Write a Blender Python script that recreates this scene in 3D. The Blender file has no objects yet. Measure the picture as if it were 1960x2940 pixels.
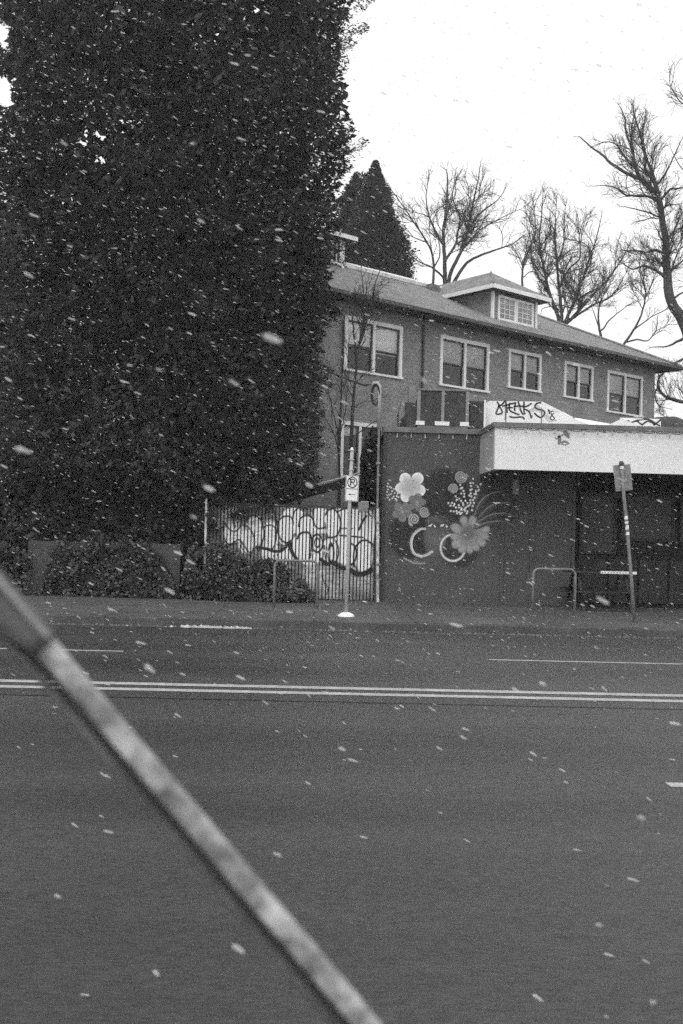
import bpy, math, random
import numpy as np
from mathutils import Vector, Matrix, noise
random.seed(7); RNG = np.random.default_rng(7)
S = bpy.context.scene
COL = S.collection

# ------------------------------------------------------------------ camera, world, sun, exposure
FP = 2858.0                      # focal length in pixels of the 1960 x 2940 frame (35 mm lens)
ROLL, PITCH, YAW = 0.026, math.radians(1.2), -0.025
CAMPOS = Vector((0, 0, 1.67))
cam = bpy.data.cameras.new('camera'); cam.sensor_fit = 'VERTICAL'; cam.sensor_height = 36; cam.lens = 35
cam.clip_start = 0.05; cam.clip_end = 2000
cam.dof.use_dof = True; cam.dof.focus_distance = 20; cam.dof.aperture_fstop = 3.4
camo = bpy.data.objects.new('camera', cam); COL.objects.link(camo)
CM = Matrix.Rotation(YAW, 4, 'Z') @ Matrix.Rotation(math.pi/2 + PITCH, 4, 'X') @ Matrix.Rotation(ROLL, 4, 'Z')
camo.matrix_world = Matrix.Translation(CAMPOS) @ CM
S.camera = camo

SUN_EL, SUN_AZ = math.radians(48), math.radians(200)
W = bpy.data.worlds.new('World'); S.world = W; W.use_nodes = True
nt = W.node_tree; nt.nodes.clear()
sky = nt.nodes.new('ShaderNodeTexSky'); sky.sky_type = 'NISHITA'; sky.sun_disc = False
sky.sun_elevation = SUN_EL; sky.sun_rotation = SUN_AZ; sky.air_density = 1.0; sky.dust_density = 6.0; sky.ozone_density = 1.0
bw = nt.nodes.new('ShaderNodeRGBToBW')
mx = nt.nodes.new('ShaderNodeMix'); mx.data_type = 'FLOAT'; mx.inputs[0].default_value = 0.75; mx.inputs[3].default_value = 11.3
bg = nt.nodes.new('ShaderNodeBackground'); bg.inputs[1].default_value = 0.12
ow = nt.nodes.new('ShaderNodeOutputWorld')
nt.links.new(sky.outputs[0], bw.inputs[0]); nt.links.new(bw.outputs[0], mx.inputs[2])
nt.links.new(mx.outputs[0], bg.inputs[0]); nt.links.new(bg.outputs[0], ow.inputs[0])
sl = bpy.data.lights.new('sun', 'SUN'); sl.energy = 0.5; sl.angle = math.radians(25)
so = bpy.data.objects.new('sun', sl); COL.objects.link(so)
so.rotation_euler = (math.pi/2 - SUN_EL, 0, math.pi - SUN_AZ)
S.view_settings.view_transform = 'Standard'; S.view_settings.look = 'None'
S.view_settings.exposure = 0.1; S.view_settings.gamma = 1.0; S.view_settings.use_curve_mapping = False
S.cycles.max_bounces = 6; S.cycles.use_denoising = False; S.cycles.use_adaptive_sampling = True; S.cycles.adaptive_threshold = .045; S.cycles.adaptive_min_samples = 16

# ------------------------------------------------------------------ helpers
def ray(u, v):
    return (CM.to_3x3() @ Vector(((u-980)/FP, -(v-1470)/FP, -1)))
def P(u, v, Y):
    d = ray(u, v); return CAMPOS + d*(Y/d.y)
def G(u, v, z=0.0):
    d = ray(u, v); return CAMPOS + d*((z-CAMPOS.z)/d.z)

class MB:
    """collects vertices and faces"""
    def __init__(s): s.v = []; s.f = []
    def poly(s, pts):
        n = len(s.v); s.v += [tuple(p) for p in pts]; s.f.append(tuple(range(n, n+len(pts)))); return s
    def box(s, x0, x1, y0, y1, z0, z1):
        n = len(s.v)
        s.v += [(x, y, z) for z in (z0, z1) for y in (y0, y1) for x in (x0, x1)]
        for q in ((0,2,3,1),(4,5,7,6),(0,1,5,4),(2,6,7,3),(0,4,6,2),(1,3,7,5)): s.f.append(tuple(n+i for i in q))
        return s
    def prism(s, pts, off):
        """closed outline pts extruded by vector off"""
        n = len(s.v); k = len(pts); off = Vector(off)
        s.v += [tuple(p) for p in pts] + [tuple(Vector(p)+off) for p in pts]
        s.f.append(tuple(range(n+k-1, n-1, -1))); s.f.append(tuple(range(n+k, n+2*k)))
        for i in range(k):
            j = (i+1) % k; s.f.append((n+i, n+j, n+k+j, n+k+i))
        return s
    def tube(s, pts, rad, sides=8, caps=True):
        pts = [Vector(p) for p in pts]; m = len(pts)
        if not hasattr(rad, '__len__'): rad = [rad]*m
        n = len(s.v); up = None
        for i, p in enumerate(pts):
            a = pts[max(i-1, 0)]; b = pts[min(i+1, m-1)]; t = (b-a)
            if t.length < 1e-9: t = Vector((0, 0, 1))
            t.normalize()
            if up is None: up = t.orthogonal().normalized()
            up = (up - t*up.dot(t)); up = up.normalized() if up.length > 1e-6 else t.orthogonal().normalized()
            w = t.cross(up)
            for k in range(sides):
                c = 2*math.pi*k/sides
                s.v.append(tuple(p + (up*math.cos(c) + w*math.sin(c))*rad[i]))
        for i in range(m-1):
            for k in range(sides):
                k2 = (k+1) % sides
                s.f.append((n+i*sides+k, n+i*sides+k2, n+(i+1)*sides+k2, n+(i+1)*sides+k))
        if caps:
            s.f.append(tuple(n+k for k in range(sides-1, -1, -1))); s.f.append(tuple(n+(m-1)*sides+k for k in range(sides)))
        return s
    def ribbon(s, pts, w, nrm, closed=False):
        """flat painted stroke lying in the plane with normal nrm"""
        pts = [Vector(p) for p in pts]; nrm = Vector(nrm).normalized(); m = len(pts); n = len(s.v)
        ws = w if hasattr(w, '__len__') else [w]*m
        for i, p in enumerate(pts):
            if closed: t = pts[(i+1) % m] - pts[(i-1) % m]
            else: t = pts[min(i+1, m-1)] - pts[max(i-1, 0)]
            t.normalize(); q = nrm.cross(t)*ws[i]/2
            s.v += [tuple(p-q), tuple(p+q)]
        for i in range(m if closed else m-1):
            j = (i+1) % m; s.f.append((n+2*i, n+2*j, n+2*j+1, n+2*i+1))
        return s
    def build(s, name, m=None, parent=None, smooth=False, **kw):
        me = bpy.data.meshes.new(name); me.from_pydata(s.v, [], s.f); me.update()
        if smooth: me.polygons.foreach_set('use_smooth', [True]*len(me.polygons))
        if m is not None: me.materials.append(m)
        o = bpy.data.objects.new(name, me); COL.objects.link(o)
        if parent is not None: o.parent = parent
        for k, v_ in kw.items(): o[k] = v_
        return o

def npmesh(name, verts, faces, m=None, parent=None, smooth=False, **kw):
    """fast mesh from numpy arrays; faces is (n, 3) or (n, 4)"""
    verts = np.asarray(verts, np.float32); faces = np.asarray(faces, np.int32)
    me = bpy.data.meshes.new(name); k = faces.shape[1]
    me.vertices.add(len(verts)); me.vertices.foreach_set('co', verts.ravel())
    me.loops.add(faces.size); me.loops.foreach_set('vertex_index', faces.ravel())
    me.polygons.add(len(faces)); me.polygons.foreach_set('loop_start', np.arange(0, faces.size, k, dtype=np.int32))
    if smooth: me.polygons.foreach_set('use_smooth', np.ones(len(faces), bool))
    me.update(calc_edges=True)
    if m is not None: me.materials.append(m)
    o = bpy.data.objects.new(name, me); COL.objects.link(o)
    if parent is not None: o.parent = parent
    for kk, v_ in kw.items(): o[kk] = v_
    return o

def thing(name, label, cat, loc=(0, 0, 0), rz=0, group=None):
    o = bpy.data.objects.new(name, None); COL.objects.link(o); o.empty_display_size = 0.2
    o.location = loc; o.rotation_euler = (0, 0, rz); o['label'] = label; o['category'] = cat
    if group: o['group'] = group
    bpy.context.view_layer.update() if False else None
    return o
def setcol(o, vals):
    """per-vertex paint"""
    at = o.data.color_attributes.new('paint', 'FLOAT_COLOR', 'POINT')
    a = np.ones((len(vals), 4), np.float32); a[:, :3] = np.asarray(vals)[:, None]
    at.data.foreach_set('color', a.ravel())

# ------------------------------------------------------------------ materials (black and white film: neutral tones)
def mat(name, val, rough=0.8, spec=0.3, n1=(3, .25), n2=(40, .2), bump=(0, 60), paint=False, metal=0, stretch=None, lo=None):
    """val = reflectance; n1/n2 = (scale, contrast) of two noises; bump = (strength, scale)"""
    m = bpy.data.materials.new(name); m.use_nodes = True; t = m.node_tree; N = t.nodes; L = t.links
    b = N['Principled BSDF']; b.inputs['Roughness'].default_value = rough; b.inputs['Metallic'].default_value = metal
    b.inputs['Specular IOR Level'].default_value = spec
    tc = N.new('ShaderNodeTexCoord'); src = tc.outputs['Object']
    if stretch:
        mp = N.new('ShaderNodeMapping'); mp.inputs['Scale'].default_value = stretch; L.new(src, mp.inputs[0]); src = mp.outputs[0]
    prev = None
    for sc, con in (n1, n2):
        no = N.new('ShaderNodeTexNoise'); no.inputs['Scale'].default_value = sc; no.inputs['Detail'].default_value = 5
        no.inputs['Roughness'].default_value = .6; L.new(src, no.inputs['Vector'])
        r = N.new('ShaderNodeMapRange'); r.inputs[1].default_value = .3; r.inputs[2].default_value = .7
        r.inputs[3].default_value = 1-con; r.inputs[4].default_value = 1+con; L.new(no.outputs[0], r.inputs[0])
        if prev is None: prev = r.outputs[0]
        else:
            mu = N.new('ShaderNodeMath'); mu.operation = 'MULTIPLY'; L.new(prev, mu.inputs[0]); L.new(r.outputs[0], mu.inputs[1]); prev = mu.outputs[0]
    mu = N.new('ShaderNodeMath'); mu.operation = 'MULTIPLY'; L.new(prev, mu.inputs[0])
    if paint:
        at = N.new('ShaderNodeVertexColor'); at.layer_name = 'paint'
        sp = N.new('ShaderNodeSeparateColor'); L.new(at.outputs[0], sp.inputs[0]); L.new(sp.outputs[0], mu.inputs[1])
    else: mu.inputs[1].default_value = val
    cl = N.new('ShaderNodeClamp'); cl.inputs[1].default_value = .01; cl.inputs[2].default_value = .92; L.new(mu.outputs[0], cl.inputs[0])
    L.new(cl.outputs[0], b.inputs['Base Color'])
    if bump[0]:
        no = N.new('ShaderNodeTexNoise'); no.inputs['Scale'].default_value = bump[1]; no.inputs['Detail'].default_value = 6; L.new(src, no.inputs['Vector'])
        bp = N.new('ShaderNodeBump'); bp.inputs['Strength'].default_value = bump[0]; bp.inputs['Distance'].default_value = .02
        L.new(no.outputs[0], bp.inputs['Height']); L.new(bp.outputs[0], b.inputs['Normal'])
    return m

def banded(name, val, period, axis='Z', depth=.5, rough=.85, vary=.18, course=.22, brickw=None):
    """siding, shingles: courses along one axis with staggered pieces"""
    m = mat(name, val, rough, .25, (1.3, .16), (22, .22), (0.0, 1))
    t = m.node_tree; N = t.nodes; L = t.links; b = N['Principled BSDF']
    tc = N.new('ShaderNodeTexCoord')
    mp = N.new('ShaderNodeMapping'); L.new(tc.outputs['Object'], mp.inputs[0])
    if axis == 'Z': mp.inputs['Rotation'].default_value = (math.radians(-90), 0, 0)
    br = N.new('ShaderNodeTexBrick'); L.new(mp.outputs[0], br.inputs[0])
    br.inputs['Scale'].default_value = 1; br.inputs['Mortar Size'].default_value = .008
    br.inputs['Brick Width'].default_value = brickw or period*1.6; br.inputs['Row Height'].default_value = period
    br.inputs['Color1'].default_value = (1-vary,)*3+(1,); br.inputs['Color2'].default_value = (1+vary,)*3+(1,)
    br.inputs['Mortar'].default_value = (1-course*2,)*3+(1,)
    old = b.inputs['Base Color'].links[0].from_socket
    mu = N.new('ShaderNodeMath'); mu.operation = 'MULTIPLY'; L.new(old, mu.inputs[0])
    sp = N.new('ShaderNodeSeparateColor'); L.new(br.outputs[0], sp.inputs[0]); L.new(sp.outputs[0], mu.inputs[1])
    L.new(mu.outputs[0], b.inputs['Base Color'])
    bp = N.new('ShaderNodeBump'); bp.inputs['Strength'].default_value = depth; bp.inputs['Distance'].default_value = .02; bp.invert = True
    L.new(br.outputs['Fac'], bp.inputs['Height']); L.new(bp.outputs[0], b.inputs['Normal'])
    return m

M = {}
M['asphalt'] = mat('asphalt', .053, .40, .5, (.7, .38), (90, .5), (.6, 140), stretch=(.16, 1, 1))
M['seam'] = mat('tar_seam', .025, .5, .4, (2, .3), (30, .3))
M['line'] = mat('road_line_paint', .42, .6, .3, (6, .25), (60, .3))
M['concrete'] = mat('wet_concrete', .10, .6, .35, (.8, .25), (50, .3), (.4, 60))
M['kerb'] = mat('kerb_concrete', .075, .7, .3, (2, .35), (40, .3), (.4, 40))
M['soil'] = mat('soil', .05, .9, .2, (1, .4), (30, .4), (.6, 20))
M['siding'] = banded('wood_shingle_siding', .28, .13, vary=.09, course=.12, depth=.3, brickw=.19)
M['shingle'] = banded('roof_shingles', .25, .15, axis='Y', vary=.14, course=.12, brickw=.3)
M['ridge'] = mat('pale_ridge_cap', .85, .6, .3)
M['trim'] = mat('white_trim', .9, .6, .3, (2, .08), (30, .1))
M['soffit'] = mat('dark_soffit', .075, .8, .2, (2, .2), (20, .2))
M['gutter'] = mat('dark_gutter', .07, .5, .4)
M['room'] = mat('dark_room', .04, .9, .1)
M['blind'] = mat('pale_blind', .88, .8, .2, (3, .1), (30, .06))
M['blind_dark'] = mat('grey_blind', .55, .8, .2, (3, .2), (30, .1))
M['sash'] = mat('dark_sash', .05, .5, .4)
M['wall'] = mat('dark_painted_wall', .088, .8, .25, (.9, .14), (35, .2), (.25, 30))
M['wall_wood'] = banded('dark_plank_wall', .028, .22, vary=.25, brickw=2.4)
M['fascia'] = mat('white_fascia', .80, .7, .3, (.7, .06), (25, .06))
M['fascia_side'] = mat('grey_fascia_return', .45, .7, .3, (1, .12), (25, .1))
M['cap'] = mat('roof_edge_metal', .15, .5, .4, (3, .3), (30, .2))
M['steel'] = mat('galvanised_steel', .42, .5, .5, (6, .2), (60, .2), metal=.0)
M['steel_dark'] = mat('worn_grey_steel', .2, .55, .4, (5, .3), (50, .3))
M['peel'] = mat('peeling_pale_paint', .5, .7, .3, (7, .75), (40, .4), stretch=(1, 1, .35))
M['sign_white'] = mat('sign_white', .88, .45, .4, (3, .03), (30, .03))
M['sign_grey'] = mat('sign_back', .24, .5, .4, (6, .3), (40, .2))
M['ink'] = mat('sign_ink', .04, .6, .3)
M['paint'] = mat('wall_paint', 1, .75, .25, (5, .06), (60, .16), paint=True)
M['bark'] = mat('bark', .055, .9, .2, (3, .3), (30, .35), (.6, 20))
M['bark_far'] = mat('winter_bark', .07, .9, .2, (.6, .3), (12, .3))
M['needles'] = mat('conifer_needles', .06, .95, .05, (.45, .6), (4, .5))
M['ivy'] = mat('ivy_leaves', .075, .5, .35, (1.5, .5), (12, .5))
M['block'] = mat('concrete_block', .075, .85, .2, (1.5, .25), (30, .3), (.4, 20))
M['vinyl'] = mat('white_vinyl', .9, .5, .4, (1.2, .05), (20, .04))
M['vinyl_shaded'] = mat('shaded_vinyl', .62, .6, .3, (1.2, .1), (20, .05))  # darker copy of the white vinyl, shade put into its tone
M['mesh_screen'] = mat('dark_screen', .055, .7, .3, (4, .3), (60, .5))
M['screen_post'] = mat('screen_post', .26, .6, .3, (4, .2), (40, .2))
M['rubber'] = mat('black_cable', .03, .5, .4)
M['bulb'] = mat('bulb_glass', .3, .3, .5)
M['flake'] = mat('wet_flake', .95, .7, .1, (20, .03), (60, .03))
t = M['flake'].node_tree; ti_ = t.nodes.new('ShaderNodeBsdfTransparent'); mi = t.nodes.new('ShaderNodeMixShader'); mi.inputs[0].default_value = .42
ou = t.nodes['Material Output']; t.links.new(ti_.outputs[0], mi.inputs[1]); tl_ = t.nodes.new('ShaderNodeBsdfTranslucent'); tl_.inputs[0].default_value = (.95, .95, .95, 1); m2 = t.nodes.new('ShaderNodeMixShader'); m2.inputs[0].default_value = .5; t.links.new(t.nodes['Principled BSDF'].outputs[0], m2.inputs[1]); t.links.new(tl_.outputs[0], m2.inputs[2]); t.links.new(m2.outputs[0], mi.inputs[2]); t.links.new(mi.outputs[0], ou.inputs['Surface'])
M['snow'] = mat('snow', .92, .6, .3, (20, .05), (60, .05))
M['debris'] = mat('gutter_debris', .17, .7, .3, (8, .5), (50, .4))
M['slush'] = mat('slush', .5, .6, .4, (8, .5), (50, .4))
M['wood'] = mat('dark_wet_wood', .03, .6, .35, (3, .3), (30, .3))
M['checker'] = mat('pale_edge_band', .75, .6, .3)
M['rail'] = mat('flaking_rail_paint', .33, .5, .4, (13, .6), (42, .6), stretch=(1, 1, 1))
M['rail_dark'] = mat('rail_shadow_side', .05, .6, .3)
M['sleeve'] = mat('dull_sleeve', .11, .6, .3, (12, .3), (50, .2))

g = bpy.data.materials.new('window_glass'); g.use_nodes = True
t = g.node_tree; t.nodes.clear(); o_ = t.nodes.new('ShaderNodeOutputMaterial')
tr = t.nodes.new('ShaderNodeBsdfTransparent'); tr.inputs[0].default_value = (.93, .93, .93, 1)
gl = t.nodes.new('ShaderNodeBsdfGlossy'); gl.inputs['Roughness'].default_value = .03; gl.inputs[0].default_value = (1, 1, 1, 1)
fr = t.nodes.new('ShaderNodeFresnel'); fr.inputs[0].default_value = 1.6; mi = t.nodes.new('ShaderNodeMixShader')
t.links.new(fr.outputs[0], mi.inputs[0]); t.links.new(tr.outputs[0], mi.inputs[1]); t.links.new(gl.outputs[0], mi.inputs[2]); t.links.new(mi.outputs[0], o_.inputs[0])
M['glass'] = g

# ------------------------------------------------------------------ paint canvas (flat print: mural and graffiti), evaluated per vertex
class Canvas:
    def __init__(s, x, y, val=0., alpha=0.):
        s.x = x.astype(float); s.y = y.astype(float); s.c = np.full(x.shape, float(val)); s.a = np.full(x.shape, float(alpha))
    def put(s, mask, val):
        mask = np.clip(mask, 0, 1); s.c = s.c*(1-mask) + val*mask; s.a = np.maximum(s.a, mask)
    def ell(s, cx, cy, rx, ry, val, rot=0, soft=3, op=1, edge=None):
        c, n = math.cos(rot), math.sin(rot); dx = s.x-cx; dy = s.y-cy
        r = np.sqrt(((dx*c+dy*n)/rx)**2 + ((-dx*n+dy*c)/ry)**2)
        d = (1-r)*min(rx, ry)
        v = val if edge is None else val*(1-np.clip(r, 0, 1)**2) + edge*np.clip(r, 0, 1)**2
        s.put(np.clip(d/soft+.5, 0, 1)*op, v)
    def ring(s, cx, cy, rx, ry, w, val, rot=0, soft=3):
        c, n = math.cos(rot), math.sin(rot); dx = s.x-cx; dy = s.y-cy
        r = np.sqrt(((dx*c+dy*n)/rx)**2 + ((-dx*n+dy*c)/ry)**2)
        d = w/2 - abs(1-r)*min(rx, ry); s.put(np.clip(d/soft+.5, 0, 1), val)
    def line(s, pts, w, val, soft=3, op=1):
        best = np.full(s.x.shape, 1e9); m = len(pts)-1
        ws = w if hasattr(w, '__len__') else [w]*(m+1)
        for i in range(m):
            (x0, y0), (x1, y1) = pts[i], pts[i+1]; dx, dy = x1-x0, y1-y0; q = dx*dx+dy*dy+1e-9
            tt = np.clip(((s.x-x0)*dx+(s.y-y0)*dy)/q, 0, 1)
            d = np.hypot(s.x-x0-tt*dx, s.y-y0-tt*dy) - (ws[i]*(1-tt)+ws[i+1]*tt)/2
            best = np.minimum(best, d)
        s.put(np.clip(-best/soft+.5, 0, 1)*op, val)
def smooth_pts(pts, n=8):
    out = []; p = [pts[0]]+list(pts)+[pts[-1]]
    for i in range(1, len(p)-2):
        for k in range(n):
            t_ = k/n; a, b, c, d = [np.array(q, float) for q in p[i-1:i+3]]
            out.append(tuple(.5*((2*b)+(-a+c)*t_+(2*a-5*b+4*c-d)*t_**2+(-a+3*b-3*c+d)*t_**3)))
    out.append(tuple(map(float, pts[-1]))); return out

# ------------------------------------------------------------------ ground and street
KERB_Y, WALL_Y, SWZ = 17.3, 22.8, 0.13
MB().poly([(-400, 22.9, 0), (400, 22.9, 0), (400, 900, 0), (-400, 900, 0)]).build('ground', M['soil'], kind='structure')
MB().poly([(-400, -60, -.004), (400, -60, -.004), (400, KERB_Y-.3, -.004), (-400, KERB_Y-.3, -.004)]).build('road', M['asphalt'], kind='structure')
MB().poly([(-400, KERB_Y-.3, -.004), (400, KERB_Y-.3, -.004), (400, KERB_Y, -.03), (-400, KERB_Y, -.03)]).build('gutter', M['kerb'], kind='structure')
def yline(u, v): return G(u, v).y
# double centre line
mk = MB()
for v0, v1 in ((1968, 1975), (1984, 1991)):
    y1, y0 = G(980, v0+4.).y, G(980, v1+4.).y
    mk.poly([(-60, y0, 0), (60, y0, 0), (60, y1, 0), (-60, y1, 0)])
mk.build('double_centre_line', M['line'], kind='structure')
yl = G(980, 1884).y; xa = G(353, 1870).x; xb = G(1400, 1891).x; gap = xb-xa; dash = 3.6
xq = [xa-dash]; mk = MB()
x = xa
lines = []
xL = xa - (353-0)/FP*13.9*1.0
for k, (s0, s1) in enumerate(((G(30, 1862).x-3, G(22, 1862).x), (G(125, 1865).x, xa), (xb, xb+3.3), (xb+3.3+gap, xb+gap+6.6), (-30, -26.7), (-20, -16.7))):
    mk.poly([(s0, yl-.045, 0), (s1, yl-.045, 0), (s1, yl+.045, 0), (s0, yl+.045, 0)])
yn = G(1940, 2253).y; xn = G(1916, 2252).x
for s0 in (xn, xn-9.1-3.6, xn+12.7): mk.poly([(s0, yn-.06, 0), (s0+3.6, yn-.06, 0), (s0+3.6, yn+.06, 0), (s0, yn+.06, 0)])
mk.build('lane_line', M['line'], kind='structure')
# tar seam just this side of the centre line, a thin uneven strip
ys = G(1160, 2019).y; pts = []; ws = []
for i in range(700):
    xx = -14 + i*.045
    pts.append((xx, ys+.02*noise.noise((xx*2, 0, 0))+.012*noise.noise((xx*14, 3, 0)), 0.0)); ws.append(.028+.03*abs(noise.noise((xx*9, 7, 1))))
mk = MB(); mk.ribbon(pts, ws, (0, 0, 1)); mk.build('tar_seam', M['seam'], kind='structure')
# kerb stones and pavement slabs
kb = MB().box(-60, 60, KERB_Y+.02, KERB_Y+.16, -.2, SWZ-.03).build('kerb', M['kerb'], kind='structure')
ks = None
for i in range(-8, 9):
    if ks is None:
        k_ = MB().prism([(0.006, 0, -.18), (0.006, 0.02, SWZ-.012), (0.006, .05, SWZ), (0.006, .17, SWZ), (0.006, .17, -.18)], (1.788, 0, 0))
        ks = k_.build('kerb_stone', M['kerb'], kb)
        o = ks
    else: o = ks.copy(); COL.objects.link(o)
    o.location = (i*1.8, KERB_Y, random.uniform(-.004, .002))
pv = MB().box(-60, 60, KERB_Y+.17, WALL_Y+.3, -.2, SWZ-.02).build('pavement', M['kerb'], kind='structure')
slab = None
for j, (ya, yb) in enumerate(((KERB_Y+.18, 19.3), (19.3, 21.05), (21.05, WALL_Y))):
    for i in range(-8, 9):
        mb = MB(); g_ = .006; h_ = SWZ+random.uniform(-.004, .003)
        mb.prism([(i*1.8+g_, ya+g_, SWZ-.03), (i*1.8+1.8-g_, ya+g_, SWZ-.03), (i*1.8+1.8-g_, yb-g_, SWZ-.03), (i*1.8+g_, yb-g_, SWZ-.03)], (0, 0, h_-SWZ+.03))
        mb.build('paving_slab', M['concrete'], pv)
# slush and wet debris lying along the gutter
vs, fs = [], []
for i in range(3600):
    uu = random.uniform(40, 1990); xx = P(uu, 1800, KERB_Y-.1).x
    strong = 480 < uu < 730
    if random.random() > (.62*max(0, 1-abs(uu-610)/125)**.6+.75*noise.noise((xx*4.5, 1, 0)) if strong else .10+.3*noise.noise((xx*1.2, 5, 0))): continue
    yy = KERB_Y-.12+random.gauss(0, .05); r = random.uniform(.006, .018)*(random.choice((1, 1.5, 2.4)) if strong else 1)
    if yy > KERB_Y-.02: continue
    n = len(vs); a0 = random.random()*6
    vs += [(xx+r*1.6*math.cos(a0+q*2.1+random.random()*.5), yy+r*math.sin(a0+q*2.1), .002-.018) for q in range(3)] + [(xx, yy, r*.8)]
    fs += [(n, n+1, n+3), (n+1, n+2, n+3), (n+2, n, n+3)]
gs_ = npmesh('gutter_slush', vs, fs, M['debris'], kind='stuff', label='broken line of pale slush and wet debris along the gutter')
gs_.data.materials.append(M['slush']); gs_.data.polygons.foreach_set('material_index', [1 if P(480, 1800, KERB_Y).x < vs[f[0]][0] < P(725, 1800, KERB_Y).x else 0 for f in fs])

# thin air volume added to lift the dark tones
hm = bpy.data.materials.new('black_lift_air'); hm.use_nodes = True; t = hm.node_tree; t.nodes.clear()
vo = t.nodes.new('ShaderNodeVolumePrincipled'); vo.inputs['Color'].default_value = (.95, .95, .95, 1); vo.inputs['Density'].default_value = .0013; vo.inputs['Anisotropy'].default_value = .2
oo = t.nodes.new('ShaderNodeOutputMaterial'); t.links.new(vo.outputs[0], oo.inputs['Volume'])
MB().box(-410, 410, -70, 910, -1.2, 32).build('added_haze', hm, kind='stuff')

# ------------------------------------------------------------------ the shingled house
def C(xc, yc): c, s_ = math.cos(YAW), math.sin(YAW); return (xc*c - yc*s_, xc*s_ + yc*c)
hx, hy = C(.04, 31.6)
HANG = math.atan2(.6358, .7718) + YAW
house = thing('shingled_house', 'two-storey shingled house with white-framed windows, shallow hip roof and white dormer', 'house', (hx, hy, 0), HANG)
HR = Matrix.Rotation(HANG, 3, 'Z'); HO = Vector((hx, hy, 0))
def HW(t_, a_, z_): return HO + HR @ Vector((t_, a_, z_))
def HU(u, v, a_=0.):
    """pixel to (t, z) on the plane a behind the facade"""
    d = HR.inverted() @ ray(u, v); c = HR.inverted() @ (CAMPOS-HO)
    k = (a_-c.y)/d.y; q = c+d*k; return q.x, q.z
def HUr(u0, v0, u1, v1, u2, v2, u3, v3, a_=0.):
    q = [HU(u0, v0, a_), HU(u1, v1, a_), HU(u2, v2, a_), HU(u3, v3, a_)]   # tl tr br bl
    return ((q[0][0]+q[3][0])/2, (q[1][0]+q[2][0])/2, (q[3][1]+q[2][1])/2, (q[0][1]+q[1][1])/2)
T0, T1, DEP, EZ, RUN, OV = -4., 17.1, 7.8, 9.12, .5, .8
wins = [HUr(988, 906, 1154, 937, 1151, 1090, 985, 1063), HUr(1263.6, 961, 1404.4, 989, 1399, 1128.5, 1258, 1107),
        HUr(1459, 1001, 1553, 1019, 1550, 1128, 1455, 1114), HUr(1618.6, 1035, 1702, 1053, 1699, 1154, 1616, 1141),
        HUr(1742, 1062, 1844, 1082, 1840, 1197, 1740, 1185)]
low = HUr(978, 1205, 1086, 1222, 1083, 1380, 972, 1366)
print('WINS', [tuple(round(q, 2) for q in w) for w in wins+[low]])
wins.append(low)
wl = MB()
# facade wall with real openings: split into cells
xs = sorted({T0, T1, *[w[0]+.04 for w in wins], *[w[1]-.04 for w in wins]}); zs = sorted({0., EZ-.1, *[w[2]+.04 for w in wins], *[w[3]-.04 for w in wins]})
for i in range(len(xs)-1):
    for j in range(len(zs)-1):
        cx, cz = (xs[i]+xs[i+1])/2, (zs[j]+zs[j+1])/2
        if any(w[0] < cx < w[1] and w[2] < cz < w[3] for w in wins): continue
        wl.poly([(xs[i], 0, zs[j]), (xs[i+1], 0, zs[j]), (xs[i+1], 0, zs[j+1]), (xs[i], 0, zs[j+1])])
wl.poly([(T1, 0, 0), (T1, DEP, 0), (T1, DEP, EZ-.1), (T1, 0, EZ-.1)]).poly([(T0, 0, 0), (T0, 0, EZ-.1), (T0, DEP, EZ-.1), (T0, DEP, 0)]).poly([(T1, DEP, 0), (T0, DEP, 0), (T0, DEP, EZ-.1), (T1, DEP, EZ-.1)])
wl.build('wall', M['siding'], house)
MB().box(T1-.06, T1+.015, -.015, .06, 0, EZ-.12).build('corner_board', M['siding'], house)
# roof: hip, eave soffit
zr = EZ + RUN*(DEP/2+OV); e0, e1 = T0-OV, T1+OV; hr = DEP/2+OV
th = .10
A_ = (e0, -OV, EZ); B_ = (e1, -OV, EZ); C_ = (e1, DEP+OV, EZ); D_ = (e0, DEP+OV, EZ); R0 = (e0+.01, DEP/2, zr); R1 = (e1-hr, DEP/2, zr)
rf = MB().poly([A_, B_, R1, R0]).poly([B_, C_, R1]).poly([C_, D_, R0, R1]).poly([D_, A_, R0])
roof = rf.build('roof', M['shingle'], house)
MB().prism([(e0, -OV, EZ-.12), (e1, -OV, EZ-.12), (e1, DEP+OV, EZ-.12), (e0, DEP+OV, EZ-.12)], (0, 0, .1)).build('soffit', M['soffit'], house)
MB().box(e0-.02, e1+.02, -OV-.1, -OV-.01, EZ-.13, EZ-.01).build('rain_gutter', M['gutter'], house)
MB().box(e1+.01, e1+.1, -OV, DEP+OV, EZ-.13, EZ-.01).build('rain_gutter', M['gutter'], house)
MB().tube([(e0+.1, DEP/2, zr+.07), (e1-hr-5.2, DEP/2, zr+.07)], .12, 6).build('ridge_cap', M['ridge'], house)
def hip_caps(a, b, name='hip_cap', m='shingle'):
    MB().tube([a, b], .06, 5).build(name, M[m], house)
hip_caps((e1, -OV, EZ+.03), (R1[0], R1[1], zr+.03))

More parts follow.
